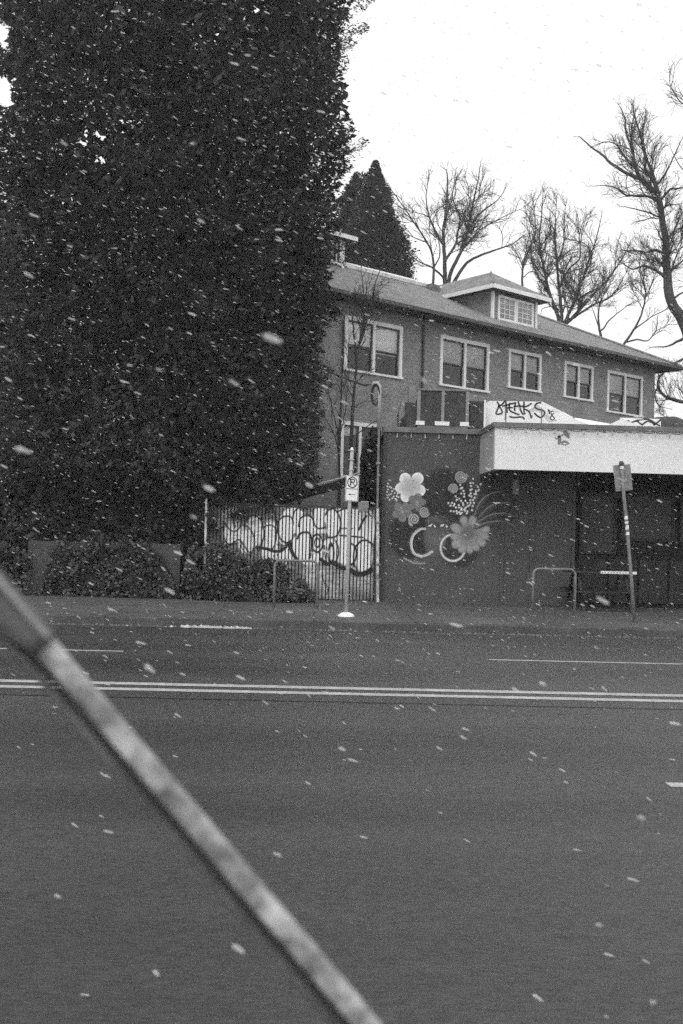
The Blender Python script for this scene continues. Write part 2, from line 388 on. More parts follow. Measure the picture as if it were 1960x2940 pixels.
def make_window(parent_obj, x0, x1, z0, z1, y=0., blind=(.5, .5), fr=.11, split=True, grid=False, bl='blind'):
    """double window: casing, centre mullion, two sashes each, blinds behind the glass"""
    w = MB(); p = .05
    w.box(x0, x1, y-p, y+.03, z1-fr, z1).box(x0+.002, x0+fr, y-p+.003, y+.03, z0+.07, z1-fr).box(x1-fr, x1-.002, y-p+.003, y+.03, z0+.07, z1-fr)
    win = w.build('window', M['trim'], parent_obj)
    MB().box(x0-.04, x1+.04, y-p-.03, y+.03, z0, z0+.07).build('window_sill', M['trim'], win)
    xm = (x0+x1)/2; mw = fr*.75
    MB().box(xm-mw/2*1.2, xm+mw/2*1.2, y-p+.006, y+.03, z0+.07, z1-fr).build('mullion', M['trim'], win)
    for k, (a, b) in enumerate(((x0+fr, xm-mw*.6), (xm+mw*.6, x1-fr))):
        zm = z0+.07+(z1-fr-z0-.07)*.46; s_ = .045
        sb = MB()
        for (za, zb, yy) in ((zm, z1-fr, y+.0), (z0+.07, zm+.03, y+.035)):
            sb.box(a, b, yy, yy+.03, zb-s_, zb).box(a, b, yy, yy+.03, za, za+s_)
            sb.box(a, a+s_, yy+.001, yy+.029, za+s_, zb-s_).box(b-s_, b, yy+.001, yy+.029, za+s_, zb-s_)
        if grid:
            for q in (1, 2): xx = a+(b-a)*q/3; sb.box(xx-.012, xx+.012, y+.01, y+.03, z0+.1, z1-fr-.03)
            for q in (1, 2, 3): zz = z0+.1+(z1-fr-z0-.13)*q/4; sb.box(a+.04, b-.04, y+.012, y+.028, zz-.012, zz+.012)
        sb.build('sash', M['trim'] if grid else M['sash'], win)
        MB().poly([(a+.01, y+.02, zm+.02), (b-.01, y+.02, zm+.02), (b-.01, y+.02, z1-fr-.02), (a+.01, y+.02, z1-fr-.02)]).build('pane', M['glass'], win)
        MB().poly([(a+.01, y+.055, z0+.09), (b-.01, y+.055, z0+.09), (b-.01, y+.055, zm+.02), (a+.01, y+.055, zm+.02)]).build('pane', M['glass'], win)
        f_ = blind[k]
        if f_ > 0:
            bz = z1-fr-(z1-fr-z0)*f_; bb = MB(); nn = 14
            for q in range(nn):                                     # folded fabric of the blind
                xa_, xb_ = a+(b-a)*q/nn, a+(b-a)*(q+1)/nn
                ya_, yb_ = y+.075+.012*(q % 2), y+.075+.012*((q+1) % 2)
                bb.poly([(xa_, ya_, bz), (xb_, yb_, bz), (xb_, yb_, z1-fr), (xa_, ya_, z1-fr)])
            bb.build('blind', M[bl], win)
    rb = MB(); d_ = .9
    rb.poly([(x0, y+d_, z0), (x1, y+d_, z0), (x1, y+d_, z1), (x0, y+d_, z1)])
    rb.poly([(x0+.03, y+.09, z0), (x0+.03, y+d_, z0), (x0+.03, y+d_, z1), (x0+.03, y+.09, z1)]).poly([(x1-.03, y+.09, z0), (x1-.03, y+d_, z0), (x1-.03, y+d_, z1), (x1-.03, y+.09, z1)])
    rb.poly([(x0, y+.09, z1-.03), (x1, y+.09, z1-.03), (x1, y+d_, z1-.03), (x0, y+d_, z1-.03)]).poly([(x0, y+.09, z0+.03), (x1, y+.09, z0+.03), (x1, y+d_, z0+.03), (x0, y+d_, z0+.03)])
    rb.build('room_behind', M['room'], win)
    return win
bl_ = [(.45, .55), (.48, .5), (.45, .45), (.5, .55), (.5, .5), (.2, .0)]
for i, (w, b) in enumerate(zip(wins, bl_)):
    make_window(house, w[0], w[1], w[2], w[3], 0., b, fr=.13 if i in (0, 1) else .12, bl=('blind', 'blind_dark', 'blind_dark', 'blind_dark', 'blind_dark', 'blind')[i])
# pipes down the facade
td, zd0 = HU(1213, 940); MB().tube([(td, -.06, EZ-.2), (td, -.06, 4.2)], .045, 8).build('downspout', M['gutter'], house)
td, _ = HU(981, 1000); MB().tube([(td, -.05, 8.4), (td, -.05, 2.0)], .02, 6).build('conduit', M['gutter'], house)

def make_dormer(t0, t1, a0, zb, zt, ridge, oh=.38, windows=True, back=6.5, name='dormer'):
    d = MB()
    ze = zt
    d.poly([(t0, a0, zb), (t1, a0, zb), (t1, a0, ze), (t0, a0, ze)])
    d.poly([(t0, back, zb), (t0, a0, zb), (t0, a0, ze), (t0, back, ze)]).poly([(t1, a0, zb), (t1, back, zb), (t1, back, ze), (t1, a0, ze)])
    dm = d.build(name, M['siding'], house)
    tm = (t0+t1)/2; hw = (t1-t0)/2+oh
    a_ = (t0-oh, a0-oh, ze); b_ = (t1+oh, a0-oh, ze); c_ = (t1+oh, back+oh, ze); e_ = (t0-oh, back+oh, ze)
    r0 = (tm, a0-oh+hw, ridge); r1 = (tm, back+oh-hw*.4, ridge)
    MB().poly([a_, b_, r0]).poly([b_, c_, r1, r0]).poly([c_, e_, r1]).poly([e_, a_, r0, r1]).build('dormer_roof', M['shingle'], dm)
    fb = MB(); f = .16
    fb.box(t0-oh, t1+oh, a0-oh-.03, a0-oh-.003, ze-f, ze-.01).box(t0-oh-.03, t0-oh-.002, a0-oh, back+oh, ze-f, ze-.01).box(t1+oh+.002, t1+oh+.03, a0-oh, back+oh, ze-f, ze-.01)
    fb.build('dormer_fascia', M['trim'], dm)
    MB().prism([(t0-oh, a0-oh, ze-f+.02), (t1+oh, a0-oh, ze-f+.02), (t1+oh, back+oh, ze-f+.02), (t0-oh, back+oh, ze-f+.02)], (0, 0, .02)).build('dormer_soffit', M['soffit'], dm)
    MB().tube([a_, (tm, a0-oh+hw, ridge+.01)], .045, 5).build('hip_cap', M['cap'], dm)
    MB().box(t0-.03, t0+.09, a0-.03, a0+.05, zb, ze-f).build('corner_board', M['trim'], dm); MB().box(t1-.09, t1+.03, a0-.03, a0+.05, zb, ze-f).build('corner_board', M['trim'], dm)
    MB().box(t0+.1, t1-.1, a0-.03, a0+.01, ze-f-.13, ze-f-.003).build('frieze', M['soffit'], dm)
    return dm
tA, zA = HU(1412, 914, .45); tB, zB = HU(1539, 944, .45); _, zT = HU(1412, 832, .45)
print('DORMER', tA, tB, zA, zB, zT)
dm = make_dormer(tA, tB, .45, EZ+.4, zT+.12, 11.9)
w0, z0 = HU(1427, 918, .45); w1, z1 = HU(1522, 848, .45)
_, zb_ = HU(1427, 910, .45)
def sub_window(x0, x1, z0, z1, y, parent_obj):
    # the dormer window, all of it sub-parts of the dormer
    MB().box(x0, x1, y-.05, y-.003, z1-.09, z1).box(x0, x1, y-.06, y-.003, z0, z0+.08).box(x0+.002, x0+.1, y-.048, y-.003, z0+.08, z1-.09).box(x1-.1, x1-.002, y-.048, y-.003, z0+.08, z1-.09).build('window_casing', M['trim'], parent_obj)
    xm = (x0+x1)/2; MB().box(xm-.1, xm+.1, y-.046, y-.003, z0+.08, z1-.09).build('mullion', M['trim'], parent_obj)
    for a, b in ((x0+.1, xm-.1), (xm+.1, x1-.1)):
        MB().poly([(a, y-.008, z0+.08), (b, y-.008, z0+.08), (b, y-.008, z1-.09), (a, y-.008, z1-.09)]).build('curtain', M['blind_dark'], parent_obj)
        MB().poly([(a, y-.02, z0+.08), (b, y-.02, z0+.08), (b, y-.02, z1-.09), (a, y-.02, z1-.09)]).build('pane', M['glass'], parent_obj)
        gb = MB()
        for q in (1, 2): xx = a+(b-a)*q/3; gb.box(xx-.012, xx+.012, y-.034, y-.022, z0+.08, z1-.09)
        for q in (1, 2, 3): zz = z0+.08+(z1-z0-.17)*q/4; gb.box(a, b, y-.032, y-.0225, zz-.012, zz+.012)
        gb.build('glazing_bar', M['trim'], parent_obj)
sub_window(tA+.28, tB-.22, EZ+.42+.18, zT-.13, .45, dm)
# second smaller dormer standing on the ridge, half hidden by the conifer
tC, zC = HU(1012, 770, 3.9); _, zD = HU(1030, 700, 3.9)
dm2 = make_dormer(tC-3.3, tC-.7, 3.6, zr-.25, zD-.02, zD+.5, oh=.35, back=6.0)
MB().box(tC-1.3, tC-.82, 3.55, 3.598, zr-.1, zD-.15).build('window_casing', M['trim'], dm2)
for k in range(2): MB().box(tC-1.2+.17*k, tC-1.1+.17*k, 3.53, 3.549, zr, zD-.25).build('pane', M['sash'], dm2)
# roof vent near the dormer
tv, av = 7.0, 3.4
MB().box(tv, tv+.5, av, av+.3, EZ+RUN*(av+OV)-.1, EZ+RUN*(av+OV)+.28).build('roof_vent', M['cap'], house)

# ------------------------------------------------------------------ flat-roofed corner shop building
XL = P(1097, 1500, WALL_Y).x
Zt = P(1240, 1229, WALL_Y).z
shop = thing('flat_roofed_building', 'single-storey flat-roofed dark building with flower mural and deep white fascia', 'building', (XL, WALL_Y, 0))
def L_(x): return x-XL
XC = P(1383, 1290, WALL_Y).x                     # where the canopy starts on the wall
XR = 17.0
uDoor = P(1648, 1500, WALL_Y).x
MB().box(0, L_(uDoor), 0, .25, 0, Zt-.1).box(0, .25, .25, 7.0, 0, Zt-.1).build('wall', M['wall'], shop)
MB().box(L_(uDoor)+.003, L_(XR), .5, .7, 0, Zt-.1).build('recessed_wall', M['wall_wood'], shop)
MB().box(.0, L_(XR), .26, 7.1, Zt-.35, Zt-.12).build('roof_deck', M['cap'], shop)
MB().box(-.04, L_(XC)+.0, -.06, .3, Zt-.12, Zt).build('parapet_cap', M['cap'], shop)
MB().box(-.02, .05, -.035, -.002, .1, Zt-.13).build('corner_trim', M['rail_dark'], shop)
# pilaster lines and base
for uu in (1436, 1520, 1640):
    xx = L_(P(uu, 1600, WALL_Y).x); MB().box(xx, xx+.07, -.03, -.002, .13, 2.05 if uu == 1436 else 3.0).build('wall_batten', M['wall'], shop)
xx = L_(P(1470, 1380, WALL_Y).x); MB().box(xx, xx+.13, -.14, -.002, 2.65, 3.0).build('wall_lamp', M['steel_dark'], shop)
# canopy fascia
F0 = P(1420, 1212, 20.9); F1 = P(1419, 1347, 20.9)
FY = 20.9-WALL_Y; xf = L_(P(1420, 1290, 20.9).x); zf1 = F0.z; zf0 = F1.z
zcap = P(1420, 1226, 20.9).z
MB().box(xf, L_(XR), FY, FY+.12, zf0, zcap).build('fascia', M['fascia'], shop)
MB().box(xf-.004, xf+.12, FY+.121, -.004, zf0, zcap).build('fascia_return', M['fascia_side'], shop)
MB().box(xf-.05, L_(XR), FY-.05, FY+.2, zcap+.001, zf1).box(xf-.05, xf+.2, FY+.201, -.07, zcap+.001, zf1).build('fascia_cap', M['cap'], shop)
MB().box(xf+.13, L_(XR), FY+.13, .45, zf0+.06, zf0+.14).build('canopy_ceiling', M['soffit'], shop)
MB().box(xf+.13, L_(XR), FY+.13, .3, zcap-.2, zcap-.1).build('canopy_deck', M['cap'], shop)
# recessed front: window frames, door, lower panels
def sx(u): return L_(P(u, 1500, WALL_Y+.5).x)
def sz(v, u=1750): return P(u, v, WALL_Y+.5).z
for (a, b, c, d) in ((1662, 1768, 1415, 1592), (1782, 1935, 1415, 1552), (1950, 2100, 1415, 1560)):
    x0, x1, z0, z1 = sx(a), sx(b), sz(d), sz(c)
    fr_ = MB().box(x0, x1, .44, .498, z1-.07, z1).box(x0, x1, .44, .498, z0, z0+.07).box(x0, x0+.07, .443, .498, z0+.07, z1-.07).box(x1-.07, x1, .443, .498, z0+.07, z1-.07)
    fo = fr_.build('shop_window', M['wood'], shop)
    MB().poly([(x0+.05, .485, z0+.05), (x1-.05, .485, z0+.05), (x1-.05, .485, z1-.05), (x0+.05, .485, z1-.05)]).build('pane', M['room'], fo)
    MB().poly([(x0+.05, .475, z0+.05), (x1-.05, .475, z0+.05), (x1-.05, .475, z1-.05), (x0+.05, .475, z1-.05)]).build('dark_pane', M['sash'], fo)  # opaque dark panels instead of glass; the dark reflection is in their colour
for k in range(8):
    x0 = sx(1662)+k*.72; MB().box(x0, x0+.66, .455, .498, .2, sz(1600)-.05).build('lower_panel', M['wood'], shop)
# smudged emblem sprayed on the fascia, as flat paint strokes
def Fp(u, v): q = P(u, v, 20.9-.003); return (L_(q.x), FY-.003, q.z)
em = MB()
def R3(x, y): return (1380+x/2.703, 1130+y/2.703)
for pts, w in (([(640, 290), (660, 310), (685, 345)], [.03, .11, .03]), ([(600, 325), (612, 350), (605, 395)], [.04, .08, .05]),
               ([(575, 340), (590, 352), (612, 332), (640, 318)], [.015, .03, .04, .02]), ([(620, 385), (645, 372), (680, 385), (655, 398), (625, 390)], [.03, .05, .03, .02, .03]),
               ([(945, 300), (960, 297), (975, 302)], [.02, .045, .01])):
    em.ribbon([Fp(*R3(*p)) for p in smooth_pts(pts, 5)], np.interp(np.linspace(0, 1, 5*(len(pts)-1)+1), np.linspace(0, 1, len(w)), w), (0, -1, 0))
em.build('sprayed_emblem', M['steel_dark'], shop, kind='stuff')

# mural (flat wall paint)
st = 4
gx, gy = np.meshgrid(np.arange(40, 1720, st), np.arange(80, 1240, st))
cv = Canvas(gx, gy, .088, 0)
D = .02
cv.ell(760, 420, 300, 320, D, soft=60, op=.8); cv.ell(380, 850, 250, 270, D, soft=50, op=.8); cv.ell(940, 1000, 220, 210, D, soft=50, op=.75)
cv.ell(1250, 500, 330, 330, D*1.2, soft=120, op=.6); cv.ell(520, 700, 200, 120, D, soft=40, op=.6)
# face
cv.ell(660, 880, 125, 190, .11, soft=40); cv.ell(655, 905, 50, 42, .15, soft=30); cv.ell(690, 700, 140, 80, .075, soft=30)
cv.line(smooth_pts([(570, 690), (600, 650), (650, 650), (720, 690)]), 12, .13, soft=8); cv.line(smooth_pts([(600, 680), (640, 665), (690, 690)]), 8, .16, soft=6)
for cx in (610, 745):
    cv.line([(cx-25, 748), (cx+15, 735)], [8, 24], .85); cv.ell(cx+20, 740, 9, 12, .03); cv.line([(cx+38, 735), (cx+50, 752)], [6, 18], .85)
# white flower
for cx, cy, rx, ry in ((325, 215, 65, 68), (465, 210, 66, 68), (275, 320, 62, 60), (485, 345, 68, 66), (330, 415, 58, 62), (410, 380, 55, 55)):
    cv.ell(cx, cy, rx, ry, .70, soft=5, edge=.92)
cv.ell(385, 310, 110, 105, .62, soft=20); cv.ell(385, 305, 105, 95, .42, soft=110, op=.8)
for a in range(5):
    q = a*1.2566+.3; cv.line([(385, 300), (385+95*math.cos(q), 300+95*math.sin(q))], [14, 2], .36, soft=18, op=.5)
# berries on the left
for p in [(85,278),(133,268),(90,318),(122,300),(150,305),(170,315),(130,335),(178,352),(88,385),(122,362),(165,385),(195,415),(95,440),(128,425),(150,452),(180,435),(205,375),(228,410),(238,380),(215,440),(228,460),(80,450),(140,395),(250,420),(200,330),(245,355)]:
    cv.ell(p[0], p[1], 11, 11, .62, soft=6)
cv.line([(90, 320), (240, 400)], 4, .2, soft=4); cv.line([(100, 390), (250, 430)], 4, .2, soft=4)
# two grey small flowers
def petal_flower(cx, cy, R, n, rot, val, pw=.42):
    for k in range(n):
        q = rot+k*2*math.pi/n; cv.ell(cx+R*.58*math.cos(q), cy+R*.58*math.sin(q), R*.47, R*pw+3, .05, rot=q, soft=4)
        cv.ell(cx+R*.58*math.cos(q), cy+R*.58*math.sin(q), R*.45, R*pw-3, val*.72, rot=q, soft=4, edge=val)
    cv.ell(cx, cy, R*.16, R*.16, val*1.3, soft=8)
petal_flower(455, 480, 100, 5, -1.3, .23); petal_flower(290, 585, 112, 5, -1.0, .24)
def spiral(cx, cy, R, turns, w, val, rot=0, inner=.06, tail=1):
    cv.ell(cx, cy, R*1.02, R*1.05, .06, soft=5)
    pts = [(cx+R*(1-k/70*.93)*math.cos(rot+k/70*turns*6.283), cy+R*1.05*(1-k/70*.93)*math.sin(rot+k/70*turns*6.283)) for k in range(71)]
    cv.line(pts, w, val, soft=4)
spiral(540, 587, 58, 2.6, 12, .42, .3); spiral(425, 670, 62, 2.3, 15, .42, 2.0); cv.line([(368, 680), (372, 720), (405, 745)], [14, 16, 12], .42)
spiral(950, 190, 70, 2.8, 16, .36, -.4); spiral(868, 325, 55, 2.6, 14, .38, 2.8)
# berry sprigs
for (x0, y0), (x1, y1) in (((1040, 600), (810, 487)), ((1035, 590), (890, 410)), ((1045, 560), (945, 282)), ((1070, 560), (1065, 260)), ((1085, 560), (1175, 275)), ((1020, 600), (838, 577)), ((1075, 540), (1115, 380))):
    cv.line([(x0, y0), (x1, y1)], 4, .17, soft=4)
for p in [(810,487),(835,517),(852,487),(872,517),(878,497),(895,537),(927,512),(930,540),(955,562),(960,548),(838,577),(872,580),(903,578),(908,602),(932,590),(945,610),(960,598),(1000,575),(892,410),(905,450),(933,438),(955,462),(975,487),(980,510),(1000,548),(1030,522),(945,282),(950,325),(965,315),(980,350),(955,380),(990,383),(988,415),(1003,462),(1025,487),(1088,215),(1060,262),(1088,262),(1065,295),(1060,340),(1075,332),(1062,380),(1047,403),(1070,412),(1057,453),(1088,453),(1060,485),(1050,510),(1085,520),(1078,568),(1025,580),(1175,275),(1142,307),(1152,340),(1120,360),(1120,385),(1103,385),(1105,427),(1100,485),(1018,603),(990,560),(1010,535)]:
    cv.ell(p[0], p[1], 11, 11, .8 if (p[0]+p[1]) % 3 else .65, soft=5)
# hoops
cv.line(smooth_pts([(552, 778), (490, 782), (425, 835), (392, 910), (398, 1000), (430, 1060), (500, 1085), (570, 1070), (630, 1030)]), [14]+[26]*48+[30]*15+[12], .5, soft=8)
cv.line(smooth_pts([(500, 785), (430, 845), (402, 920), (408, 1000), (445, 1060), (510, 1080)]), 9, .8, soft=8)
cv.ring(862, 990, 138, 148, 26, .42, soft=8); cv.ring(860, 990, 138, 148, 9, .78, soft=8)
# big grey flower with many petals
ctr = (1030, 830)
for (px, py, rr) in ((985,680,52),(1085,680,55),(890,765,60),(875,865,48),(900,945,62),(965,1000,56),(1050,1010,52),(1120,985,48),(1185,930,55),(1220,860,52),(1235,785,50),(1150,720,40)):
    q = math.atan2(py-ctr[1], px-ctr[0]); cv.line([ctr, (px, py)], [60, rr*1.75], .13, soft=10)
for (px, py, rr) in ((985,680,52),(1085,680,55),(890,765,60),(875,865,44),(900,945,62),(965,1000,56),(1050,1010,50),(1120,985,46),(1185,930,52),(1220,860,48),(1235,785,48)):
    q = math.atan2(py-ctr[1], px-ctr[0]); cv.line([ctr, (px, py)], [50, rr*1.45], .24, soft=14); cv.ell(px, py, rr*.85, rr*.68, .36, rot=q, soft=30, op=.85)
cv.ell(1035, 825, 70, 80, .13, soft=60, op=.8)
# feathers
for pts in ([(1105, 620), (1140, 520), (1220, 420), (1330, 368), (1420, 352)], [(1150, 650), (1230, 560), (1330, 500), (1440, 482), (1520, 485)], [(1160, 690), (1260, 630), (1350, 605), (1450, 600), (1560, 640)], [(1120, 760), (1230, 710), (1350, 690), (1460, 695), (1570, 755)]):
    sp_ = smooth_pts(pts); m_ = len(sp_)
    cv.line([(x+6, y+18) for x, y in sp_], np.interp(np.arange(m_), [0, m_*.4, m_], [20, 44, 8]), .075, soft=10)
    cv.line(sp_, np.interp(np.arange(m_), [0, m_*.4, m_], [8, 14, 5]), .25, soft=8)
# signature
for k in range(17):
    x0 = 310+k*14.5; y0 = 1105+62*math.sin(k/16*2.1); cv.line([(x0-4, y0-8), (x0+6, y0+2), (x0-3, y0+12)] if k % 2 else [(x0+2, y0-10), (x0-4, y0+8), (x0+7, y0+8)], 8, .35, soft=5)
cv.line([(425, 1130), (470, 1150)], 8, .3, soft=5)
mask = cv.a > .02
idx = -np.ones(gx.shape, int)
quad = mask[:-1, :-1] & mask[1:, :-1] & mask[:-1, 1:] & mask[1:, 1:]
need = np.zeros(gx.shape, bool); need[:-1, :-1] |= quad; need[1:, :-1] |= quad; need[:-1, 1:] |= quad; need[1:, 1:] |= quad
idx[need] = np.arange(need.sum())
M3 = np.array(CM.to_3x3())
def NP(u, v, Y):
    d = np.stack([(u-980)/FP, -(v-1470)/FP, -np.ones_like(u, float)], -1) @ M3.T
    return np.array(CAMPOS) + d*(Y/d[..., 1])[..., None]
W3 = NP(1080+gx/3.92, 1320+gy/3.92, WALL_Y-.004); W3 = W3[need]; W3[:, 0] -= XL; W3[:, 1] = -.004
qi = np.argwhere(quad); fc = np.stack([idx[qi[:, 0]+1, qi[:, 1]], idx[qi[:, 0]+1, qi[:, 1]+1], idx[qi[:, 0], qi[:, 1]+1], idx[qi[:, 0], qi[:, 1]]], 1)
mu_ = npmesh('mural', W3, fc, M['paint'], shop, label='painted flowers, hoop earrings and feathers on the dark wall'); setcol(mu_, cv.c[need])

# string lights along the wall top and the fascia
for (lab, y_, z_, xs_, xe_) in (('string of small bulbs hung along the mural wall top', WALL_Y-.1, Zt-.16, P(1100, 1230, WALL_Y).x, P(1378, 1230, WALL_Y).x),
                           ('string of small bulbs hung along the white fascia top', 20.9-.08, zcap-.02, P(1425, 1230, 20.9).x, 12.0)):
    t_ = thing('string_light', lab, 'string lights', (xs_, y_, z_), group='string lights on the flat-roofed building')
    n = int((xe_-xs_)/.3); pts = []
    for k in range(n*4+1):
        ph = (k % 4)/4; pts.append((k*(xe_-xs_)/(n*4), 0, -.035*math.sin(math.pi*ph)))
    MB().tube(pts, .008, 4).build('wire', M['rubber'], t_)
    for k in range(1, n):
        MB().tube([(k*(xe_-xs_)/n, 0, .0), (k*(xe_-xs_)/n, 0, -.05), (k*(xe_-xs_)/n, 0, -.075), (k*(xe_-xs_)/n, 0, -.10)], [.01, .013, .02, .006], 6).build('bulb', M['steel'], t_)
t_ = thing('string_light', 'looped bulbs on the short grey side of the fascia', 'string lights', (XC, WALL_Y-.1, Zt-.1), group='string lights on the flat-roofed building')
q0 = P(1385, 1236, 22.6)-Vector(t_.location); q1 = P(1424, 1216, 20.85)-Vector(t_.location); pts = []
for k in range(41):
    a = k/40; b = q0.lerp(q1, a); pts.append((b.x-.03+.04*math.sin(a*50), b.y, b.z+.035*math.cos(a*50)))
MB().tube(pts, .01, 4).build('wire', M['steel'], t_)

# ------------------------------------------------------------------ things on the flat roof
RZ = Zt-.12
def RX(u, Y, v=1180): return P(u, v, Y).x
def RV(v, Y, u=1280): return P(u, v, Y).z
Y_ = 25.0
sc_ = thing('equipment_screen', 'dark two-panel equipment screen with pale posts on the flat roof', 'screen', (RX(1197, Y_), Y_, RZ))
def lx(u): return RX(u, Y_)-RX(1197, Y_)
zt_ = RV(1117, Y_)-RZ; zb_ = RV(1211, Y_)-RZ
for a, b in ((1204, 1266), (1276, 1336)): MB().box(lx(a), lx(b), .0, .04, zb_, zt_-.06).build('panel', M['mesh_screen'], sc_)
for a, b in ((1197, 1206), (1266, 1275), (1336, 1345)): MB().box(lx(a), lx(b), -.03, .06, zb_, zt_-.05).build('post', M['screen_post'], sc_)
MB().box(lx(1195), lx(1346), -.04, .07, zt_-.05, zt_).build('top_rail', M['steel_dark'], sc_)
zz0, zz1 = zb_-.1, zb_
for k, (a, b) in enumerate(((1194, 1219), (1219, 1248), (1248, 1290), (1290, 1320), (1320, 1346))):
    MB().box(lx(a)+.002, lx(b)-.002, -.05, .1, zz0, zz1).build('base_block', M['rail_dark'] if k % 2 else M['trim'], sc_)
MB().box(lx(1200), lx(1340), .06, 1.5, .02, zt_-.25).build('equipment_housing', M['steel_dark'], sc_)
MB().box(lx(1198), lx(1344), -.03, .3, 0.0, zz0-.002).build('curb_base', M['cap'], sc_)
v_ = thing('roof_fan', 'dark rooftop fan unit with pale duct left of the screen', 'fan unit', (RX(1160, 25.2), 25.2, RZ))
r0 = RX(1160, 25.2)
def l2(u): return RX(u, 25.2)-r0
MB().box(l2(1160), l2(1198), -.1, .5, 0, RV(1160, 25.2)-RZ).build('housing', M['soffit'], v_)
MB().prism([(l2(1145), -.15, 0), (l2(1160)-.003, -.15, 0), (l2(1160)-.003, -.15, RV(1150, 25.2)-RZ), (l2(1152), -.15, RV(1160, 25.2)-RZ), (l2(1143), -.15, RV(1190, 25.2)-RZ)], (0, .5, 0)).build('hood', M['steel_dark'], v_)
MB().box(l2(1172), l2(1188), .0, .15, RV(1160, 25.2)-RZ+.002, RV(1112, 25.2)-RZ).build('duct', M['screen_post'], v_)
for k in range(3): MB().tube([(l2(1144)+.02+k*.06, -.2, 0), (l2(1144)+.03+k*.05, -.2, .25+.1*k), (l2(1150)+k*.04, -.2, .55+.05*k)], .018, 6).build('pipe', M['rubber'], v_)
# dark screen between and the vinyl tents
d_ = thing('dark_roof_box', 'dark ribbed box beside the white tagged tent on the roof', 'box', (RX(1346, 25.3), 25.3, RZ))
zz = RV(1152, 25.3, 1360)-RZ
MB().box(0.01, RX(1388, 25.3)-RX(1346, 25.3), 0, .8, 0, zz).build('body', M['mesh_screen'], d_)
for k in range(3): MB().box(.04+.1*k, .07+.1*k, -.03, -.002, .05, zz-.04).build('rib', M['soffit'], d_)
xx = RX(1388, 25.3)-RX(1346, 25.3); MB().box(xx+.003, xx+.05, -.04, .02, 0, zz+.03).build('corner_post', M['trim'], d_)

def tagstroke(mb, pts, w, Y, o):
    sp_ = smooth_pts([R3(*p) for p in pts], 6)
    mb.ribbon([tuple(P(a, b, Y)-o) for a, b in sp_], w, (0, -1, 0))
Yt = 25.6
o = Vector((RX(1400, Yt), Yt, RZ))
tent = thing('canopy_tent', 'white rooftop tent with black spray tag and 18 on its wall', 'tent', tuple(o), group='white tents on the flat roof')
def tp(u, v, dy=0): q = P(u, v, Yt); return Vector((q.x, Yt+dy, q.z))-o
b0 = 0.0
wallp = [tp(1394, 1158), tp(1404, 1151), tp(1557, 1153), tp(1600, 1175), tp(1644, 1197)]
pl = [Vector((p.x, 0, p.z)) for p in wallp] + [Vector((wallp[-1].x, 0, 0)), Vector((wallp[0].x-.08, 0, 0))]
MB().prism(pl, (0, .02, 0)).build('side_wall', M['vinyl'], tent)
pk = tp(1520, 1138, 1.5); 
MB().poly([wallp[1], wallp[2], Vector((pk.x, 1.5, wallp[1].z+.12))]).poly([wallp[2], wallp[4], Vector((wallp[4].x, 3, wallp[4].z)), Vector((pk.x, 1.5, wallp[1].z+.12))]).poly([wallp[1], Vector((pk.x, 1.5, wallp[1].z+.12)), Vector((wallp[1].x, 3, wallp[1].z))]).build('tent_roof', M['vinyl'], tent)
for u in (1452, 1555): q = tp(u, 1160); MB().box(q.x-.012, q.x+.012, -.012, -.002, 0, wallp[1].z-.15).build('frame_pole', M['steel_dark'], tent)
# strut shade on the vinyl, drawn as a flat darker patch
MB().poly([tp(1510, 1185, -.003), tp(1540, 1160, -.003), tp(1556, 1172, -.003), tp(1590, 1210, -.003), tp(1575, 1213, -.003), tp(1545, 1180, -.003)]).build('strut_shade', M['vinyl_shaded'], tent)
tg = MB()
for pts in ([(125,62),(140,95),(118,150),(135,160),(165,150),(160,125),(140,95)],[(135,95),(165,85),(185,60),(200,60)],[(195,60),(192,205)],[(195,70),(205,150)],[(165,100),(215,85),(265,72)],[(205,110),(250,108)],[(225,70),(225,130),(300,165)],
            [(270,65),(262,125),(270,130)],[(255,100),(310,95)],[(290,60),(310,130),(330,165)],[(335,60),(335,140),(345,160)],[(300,95),(350,100),(395,75)],[(340,120),(375,140),(390,185),(398,170)],
            [(470,70),(435,75),(420,100),(440,120),(490,135),(490,165),(465,185),(435,170),(415,150)],[(520,120),(535,155)],[(535,125),(530,160)],[(565,135),(545,140),(550,165),(570,190),(560,205),(540,195),(550,170),(568,150)],[(220,178),(260,185),(320,182),(340,200)],[(580,205),(585,212)]):
    tagstroke(tg, pts, .026 if pts[0][0] > 510 else .042, Yt-.006, o)
tg.build('spray_tag', M['ink'], tent)
# lower tents to the right
def low_tent(ua, up, ub, vbase, vpk, Y, lab, m='vinyl'):
    o = Vector((RX(ua, Y, 1210), Y, RZ)); t_ = thing('canopy_tent', lab, 'tent', tuple(o), group='white tents on the flat roof')
    def q(u, v, dy=0): p = P(u, v, Y); return Vector((p.x, Y+dy, p.z))-o
    a, b, c = q(ua, vbase), q(ub, vbase), q(up, vpk); w = b.x-a.x; pk = Vector((c.x, w*.4, c.z)); za = min(a.z, b.z)
    e1_, e2_ = Vector((a.x, w*.8, za)), Vector((b.x, w*.8, za)); a.z = b.z = za
    MB().poly([a, b, pk]).poly([b, e2_, pk]).poly([e2_, e1_, pk]).poly([e1_, a, pk]).build('tent_roof', M[m], t_)
    for x in (a.x+.03, b.x-.03): MB().tube([(x, .03, 0), (x, .03, za)], .02, 6).build('frame_pole', M['steel_dark'], t_)
    return t_, a, b
low_tent(1652, 1665, 1800, 1221, 1192, 25.2, 'low white tent peak beside the tagged tent'); low_tent(1735, 1800, 1856, 1228, 1196, 24.4, 'low tent peak in a shaded white tone in front of its white neighbour', 'vinyl_shaded')
low_tent(1600, 1648, 1690, 1216, 1194, 24.6, 'small tent peak in a shaded white tone between two white tents', 'vinyl_shaded')
